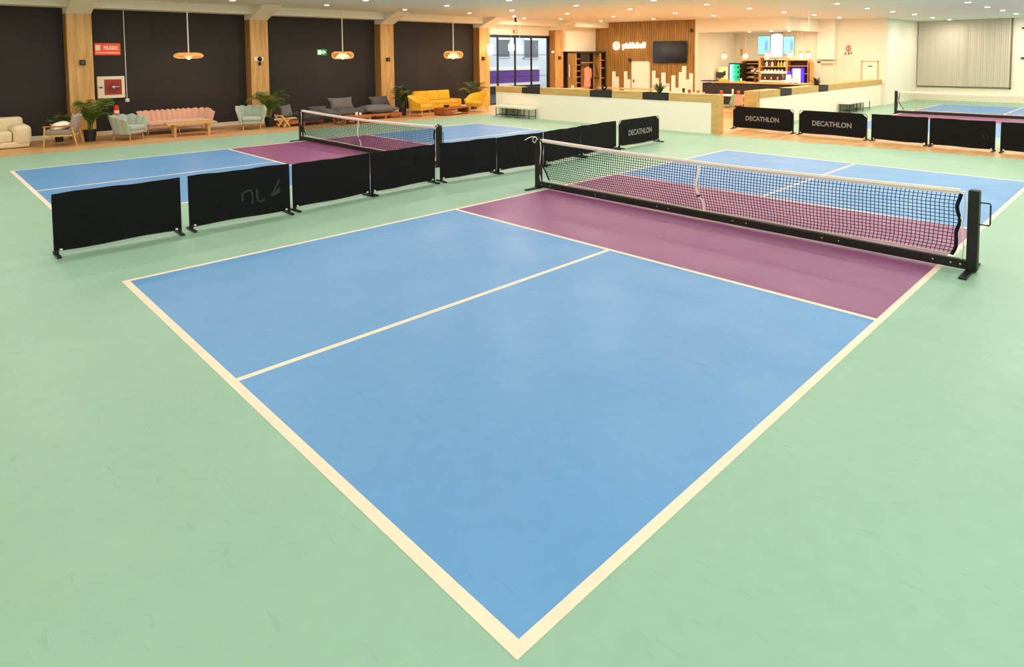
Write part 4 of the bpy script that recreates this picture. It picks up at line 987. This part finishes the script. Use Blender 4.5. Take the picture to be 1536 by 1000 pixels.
# espresso machine
em = thing('espresso_machine', 'large chrome and cream espresso machine on the bar', 'coffee machine', (-10.62, 26.42, 1.166))
ob('body', MB().rbox((0, 0, .26), (.95, .42, .30), .03, 2), M['shelfdark'], em)
ob('cup_tray', MB().rbox((0, 0, .45), (1.0, .46, .10), .02, 2), M['creampanel'], em)
ob('drip_tray', MB().rbox((0, -.03, .06), (1.0, .5, .09), .015, 1), M['creampanel'], em)
for x in (-.45, .45): ob('foot', MB().lathe([(0, 0), (.035, 0), (.03, .03), (0, .03)], 10, c=(x, 0, 0)), M['bmetal'], em)
for x in (-.28, .0, .28): ob('group_head', MB().lathe([(0, .14), (.045, .14), (.05, .26), (0, .26)], 12, c=(x, -.22, 0)).tube([(x, -.24, .16), (x, -.40, .14)], .015, 6), M['chrome'], em, smooth=True)
for x in (-.46, .48): ob('steam_wand', MB().tube([(x, -.2, .38), (x*1.1, -.26, .25), (x*1.05, -.24, .10)], .012, 6), M['chrome'], em)
for i in range(6): ob('cup', MB().lathe([(0, 0), (.03, 0), (.04, .07), (.034, .07), (0, .01)], 10, c=(-.38+i*.15, 0, .50)), M['signwhite'], em, smooth=True)
# till, coolers, flowers, small things on the counter
t = thing('till_screen', 'black point of sale screen at the left end of the bar', 'till', (-13.12, 26.3, 1.166))
ob('stand', MB().box(-.06, -.05, .0, .06, .05, .02).obox((0, 0, .12), (.09, .05, .24)), M['bmetal'], t); ob('screen', MB().rbox((0, 0, .30), (.40, .05, .26), .01, 1, rx=-.2), M['tvframe'], t)
ob('card_reader', MB().rbox((.22, .02, .38), (.08, .08, .22), .01, 1), M['tvframe'], t)
ob('till_box', MB().rbox((.2, 0, .06), (.36, .3, .12), .01, 1), M['yelitem'], t)
t = thing('drinks_cooler', 'dark drinks cooler glowing green behind the bar', 'cooler', (-13.78, 29.1, 0))
ob('cooler_case', MB().box(-.36, 0, 0, .36, .5, .95).box(-.36, .05, .95, -.32, .5, 1.98).box(.32, .05, .95, .36, .5, 1.98).box(-.36, .05, 1.94, .36, .5, 1.98).box(-.36, .46, .95, .36, .5, 1.98), M['tvframe'], t)
ob('lit_back', box(-.31, .40, .97, .02, .45, 1.92), M['greenglow'], t); ob('light_strip', box(-.31, .05, .97, -.24, .40, 1.92), M['cyanglow'], t)
for z in (1.2, 1.45, 1.7): ob('wire_shelf', box(-.32, .08, z, .32, .40, z+.012), M['steel'], t)
for k in range(3):
    for j in range(4): ob('can', MB().lathe([(0, 0), (.03, 0), (.03, .12), (0, .12)], 8, c=(-.18+j*.12, .2, 1.215+.25*k)), M['greenglow' if j < 2 else 'dark'], t)
t = thing('lit_lime_panel', 'pale lime lit panel left of the green cooler', 'cabinet', (-14.38, 28.9, 0))  # lit lime wall panel, with a standing body added
ob('panel_body', box(-.2, 0, 0, .2, .3, 1.8), M['creampanel'], t); ob('panel_face', box(-.18, -.01, .9, .18, 0, 1.78), M['limeglow'], t)
t = thing('display_fridge', 'small display fridge glowing violet at the right end of the back bar', 'fridge', (-10.92, 29.62, .98))
ob('fridge_case', MB().box(-.24, 0, 0, -.2, .36, .78).box(.2, 0, 0, .24, .36, .78).box(-.24, 0, .74, .24, .36, .78).box(-.24, .32, 0, .24, .36, .78).box(-.24, 0, 0, .24, .36, .04), M['purpleglow'], t)
ob('lit_interior', box(-.2, .06, .05, .2, .31, .74), M['paleglow'], t); ob('fridge_shelf', box(-.2, .0, .38, .2, .3, .40), M['steel'], t)
t = thing('ice_machine', 'small white machine with violet glow left of the display fridge', 'machine', (-11.38, 29.62, .98))
ob('machine_body', MB().rbox((0, .15, .22), (.38, .3, .44), .03, 2), M['paleglow'], t); ob('machine_lid', MB().rbox((.05, .15, .52), (.22, .25, .16), .02, 1), M['purpleglow'], t)
for i, (x, l) in enumerate(((-11.42, 'glass vase of pink flowers left of the espresso machine'),)):
    t = thing('flower_vase', l, 'vase', (x, 26.35, 1.166))
    ob('vase_body', MB().lathe([(0, 0), (.05, 0), (.06, .1), (.035, .2), (.045, .24), (0, .24)], 14), M['jar'], t, smooth=True)
    for k, (dx, dz, r_) in enumerate(((-.13, .50, .09), (.10, .50, .09), (.0, .40, .06), (-.05, .58, .05))):
        ob('stem', MB().tube([(0, 0, .2), (dx, 0, dz-.05)], .007, 4), M['leafdark'], t)
        ob('bloom', MB().lathe([(0, -.5*r_), (r_*.8, -.3*r_), (r_, .1*r_), (r_*.6, .5*r_), (0, .6*r_)], 12, c=(dx, 0, dz), wob=lambda q, i: 1+.12*math.sin(q*6)), M['petal'], t, smooth=True)
    for k in range(5): ob('leaf', MB().tube([(0, 0, .22), (.12*math.cos(k*1.3), .1*math.sin(k*1.3), .30), (.2*math.cos(k*1.3), .15*math.sin(k*1.3), .24)], .016, 4, r2=.004), M['leafdark'], t)
t = thing('cake_tray', 'yellow tray with a small cup on the bar', 'tray', (-12.28-.62, 26.12, 1.166)) if False else thing('cake_tray', 'yellow tray with a small cup on the bar', 'tray', (-12.0, 26.15, 1.166))
ob('tray_base', MB().rbox((-.0, 0, .02), (.34, .24, .04), .01, 1), M['yelitem'], t); ob('tray_cup', MB().lathe([(0, .04), (.04, .04), (.05, .16), (0, .16)], 12), M['signwhite'], t, smooth=True)
for i, (x, l) in enumerate(((-13.78, 'leftmost small glass on the dark bar ledge'), (-13.62, 'middle small glass on the dark bar ledge'), (-13.46, 'rightmost small glass on the dark bar ledge'))):
    t = thing('drinking_glass', l, 'glass', (x, 26.2, 1.216)); ob('tumbler', MB().lathe([(0, 0), (.035, 0), (.045, .10), (.04, .10), (.03, .01), (0, .01)], 12), M['signwhite'], t, smooth=True)
    ob('rim', MB().tube([(.043*math.cos(q*pi/6), .043*math.sin(q*pi/6), .10) for q in range(12)], .004, 4, closed=True), M['steel'], t)
for i, x in enumerate((-9.78, -9.55)):
    t = thing('menu_holder', ['white card holder, left of two at the right end of the bar', 'white card holder, right of two at the right end of the bar'][i], 'card holder', (x, 26.2, 1.166))
    ob('card', MB().obox((0, 0, .12), (.14, .01, .20), rx=-.15), M['signwhite'], t); ob('holder_base', box(-.08, -.04, 0, .08, .04, .02), M['bmetal'], t)
# menu screens
for i, (x0, x1, z0, z1, l) in enumerate(((-13.55, -12.9, 2.40, 3.38, 'cyan lit menu screen, left of the three above the bar'), (-12.88, -12.22, 2.26, 3.50, 'white lit arched menu screen, centre of the three above the bar'), (-12.2, -11.66, 2.40, 3.33, 'cyan lit menu screen, right of the three above the bar'))):
    t = thing('menu_screen', l, 'screen', ((x0+x1)/2, 31.15, (z0+z1)/2)); W_, H_ = (x1-x0)/2, (z1-z0)/2
    ob('screen_case', MB().rbox((0, 0, 0), (2*W_, .06, 2*H_), .01, 1), M['steel'], t)
    if i == 1:
        pts = [(-W_+.02, -H_+.02), (W_-.02, -H_+.02)]+[((W_-.02)*math.cos(a), H_-.16+.14*math.sin(a)) for a in [pi*k/8 for k in range(9)]]
        ob('lit_screen', MB().prism(pts, 'y', -.045, -.032), M['screenwhite'], t)
    else:
        ob('lit_screen', box(-W_+.02, -.042, -H_+.02, W_-.02, -.032, H_-.02), M['cyan'], t)
        ob('screen_graphic', MB().prism([(.06, -H_*.7), (.22, -H_*.5), (.25, H_*.2), (.14, H_*.7), (.04, H_*.1)], 'y', -.048, -.043), M['cyanblue'], t)
        ob('screen_mark', box(-.13, -.048, -.02, -.10, -.043, H_*.45), M['cyanblue'], t)
# pendant lanterns over the bar
for i, (x, y, l) in enumerate(((-12.91, 26.3, 'glass bar pendant lamp, leftmost over the till'), (-11.87, 26.3, 'glass bar pendant lamp, second from the left'), (-10.85, 26.3, 'glass bar pendant lamp, third from the left below the menu screens'),
                               (-9.86, 26.3, 'glass bar pendant lamp, fourth from the left'), (-9.47, 26.5, 'glass bar pendant lamp, fifth from the left'), (-9.10, 26.3, 'glass bar pendant lamp, rightmost over the bar end'))):
    t = thing('bar_pendant', l, 'pendant lamp', (x, y, 2.34))
    ob('cord', MB().tube([(0, 0, .2), (0, 0, ceil_z(x)-2.34)], .004, 5), M['cord'], t)
    ob('cap', MB().lathe([(0, .15), (.09, .15), (.09, .20), (0, .21)], 16), M['capwood'], t)
    cg = MB()
    for k in range(10):
        q = 2*pi*k/10; cg.tube([(.09*math.cos(q), .09*math.sin(q), .16), (.17*math.cos(q), .17*math.sin(q), .03), (.10*math.cos(q), .10*math.sin(q), -.16)], .006, 4)
    ob('cage', cg, M['capwood'], t); ob('bulb', MB().lathe([(0, -.10), (.07, -.07), (.10, 0), (.07, .07), (0, .10)], 16), M['bulb'], t, smooth=True)
    ld = bpy.data.lights.new('bar_light', 'POINT'); ld.energy = 6; ld.color = (1, .8, .55); ld.shadow_soft_size = .08
    lo = bpy.data.objects.new('bar_light', ld); col.objects.link(lo); lo.location = (x, y, 2.12)
# small things on walls around the bar
t = thing('wall_plaque', 'small wooden plaque on the warm wall left of the bar pendants', 'plaque', (-14.02, 31.17, 2.55))
ob('plaque_board', MB().rbox((-.45, 0, 0), (.10, .04, .36), .01, 1), M['oak'], t); ob('plaque_edge', box(-.51, -.03, -.19, -.39, -.02, -.17), M['teak'], t)
t = thing('wall_logo', 'small round red symbol over dark characters on the warm far wall', 'sign', (-9.25, 31.58, 2.60))
ob('ring', MB().tube([(.10*math.cos(q*pi/8), 0, .08+.13*math.sin(q*pi/8)) for q in range(16)], .022, 5, closed=True).box(-.02, -.01, -.05, .02, .01, .21), M['redlight'], t)
ob('characters', MB().box(-.16, -.01, -.22, -.13, .01, -.12).box(-.16, -.01, -.22, -.09, .01, -.20).box(-.16, -.01, -.14, -.09, .01, -.12).box(-.03, -.01, -.22, .04, .01, -.2).box(.01, -.01, -.22, .04, .01, -.12).box(-.03, -.01, -.15, .04, .01, -.13).box(.11, -.01, -.22, .14, .01, -.11).box(.09, -.01, -.17, .17, .01, -.15), M['dark'], t)

# ------------------------------------------------------------------ cafe tables and chairs
def cafe_chair(label, loc, rz, m):
    t = thing('cafe_chair', label, 'chair', loc, rz)
    def g(sg): 
        def f(u, v):
            x = (u-.5)*.46*(1-.12*v)
            if v < .5: y = -.22+.42*(v/.5); z = .44+.02*math.cos(u*2*pi)+.0
            else: y = .20+.10*((v-.5)/.5); z = .44+.42*((v-.5)/.5)**.9
            y += sg*.008*(1 if v > .5 else 0)+.06*abs(2*u-1)**2*(-1 if v > .5 else 0); z += sg*.008*(1 if v <= .5 else 0)+.04*abs(2*u-1)**2*(1 if v <= .5 else 0)
            return (x, y, z)
        return f
    ob('seat_shell', MB().shell(g(-1), g(1), 8, 12), M[m], t, smooth=True)
    for x in (-.14, .14):
        for y in (-.13, .13): ob('leg', MB().tube([(x, y, .44), (x*1.5, y*1.6, 0)], .017, 6, r2=.011), M['oak'], t)
    ob('cross_frame', MB().tube([(-.14, -.13, .40), (.14, .13, .40)], .008, 5).tube([(.14, -.13, .40), (-.14, .13, .40)], .008, 5), M['bmetal'], t)
    return t
cafe_chair('sage green shell chair at the cafe opening', (-10.0, 21.0, 0), R(-45), 'chairgreen')
cafe_chair('pink shell chair right of the sage one at the cafe table', (-10.15, 22.2, 0), R(-160), 'coat')
cafe_chair('white shell chair beyond the cafe table by the right partition', (-10.1, 24.3, 0), R(20), 'signwhite')
cafe_chair('pink shell chair left of the cafe table with red cups', (-11.6, 22.6, 0), R(110), 'coat')
def cafe_table(label, loc, L, W_, rz=0, m='oak'):
    t = thing('cafe_table', label, 'table', loc, rz)
    ob('tabletop', MB().rbox((0, 0, .735), (L, W_, .04), .01, 1), M[m], t)
    for x in (-L/2+.08, L/2-.08):
        for y in (-W_/2+.08, W_/2-.08): ob('leg', MB().tube([(x, y, .72), (x*1.02, y*1.02, 0)], .025, 6), M['bmetal' if m != 'oak' else 'oak'], t)
    return t
cafe_table('pale cafe table with red cups in front of the bar', (-10.9, 23.2, 0), 1.5, .8, 0, 'creampanel')
cafe_table('pale cafe table left of the cafe opening behind the long partition', (-13.6, 23.3, 0), 2.2, .9, 0, 'creampanel')
cafe_table('long oak table before the cream skyline slats', (-17.6, 25.2, 0), 3.4, .8)
cafe_table('long oak table before the open wardrobe', (-19.8, 23.2, 0), .8, 2.4)
def cup(loc, label, m, h=.16, r=.06):
    t = thing('cup', label, 'cup', loc)
    ob('cup_body', MB().lathe([(0, 0), (r*.7, 0), (r, h), (r*.9, h), (r*.62, .01), (0, .01)], 14), M[m], t, smooth=True)
    ob('rim', MB().tube([(r*.95*math.cos(q*pi/6), r*.95*math.sin(q*pi/6), h) for q in range(12)], .005, 4, closed=True), M['signwhite'], t)
cup((-11.35, 23.1, .756), 'red cup, left one on the pale table before the bar', 'red')
cup((-10.65, 23.2, .756), 'red cup, right one on the pale table before the bar', 'red')
cup((-11.0, 23.4, .756), 'white cup between the red ones on the pale table', 'signwhite', .22, .04)
cup((-12.9, 23.2, .756), 'red cup on the pale table behind the long partition', 'red', .16, .08)
cup((-13.3, 23.4, .756), 'dark mug on the pale table behind the long partition', 'pot', .2, .07)
cup((-12.65, 23.5, .756), 'orange cup on the pale table behind the long partition', 'orange', .12, .08)
cup((-19.75, 22.6, .756), 'orange cup on the oak table before the wardrobe', 'orange', .14, .07)
cup((-19.9, 23.6, .756), 'white cup on the oak table before the wardrobe', 'signwhite', .12, .07)
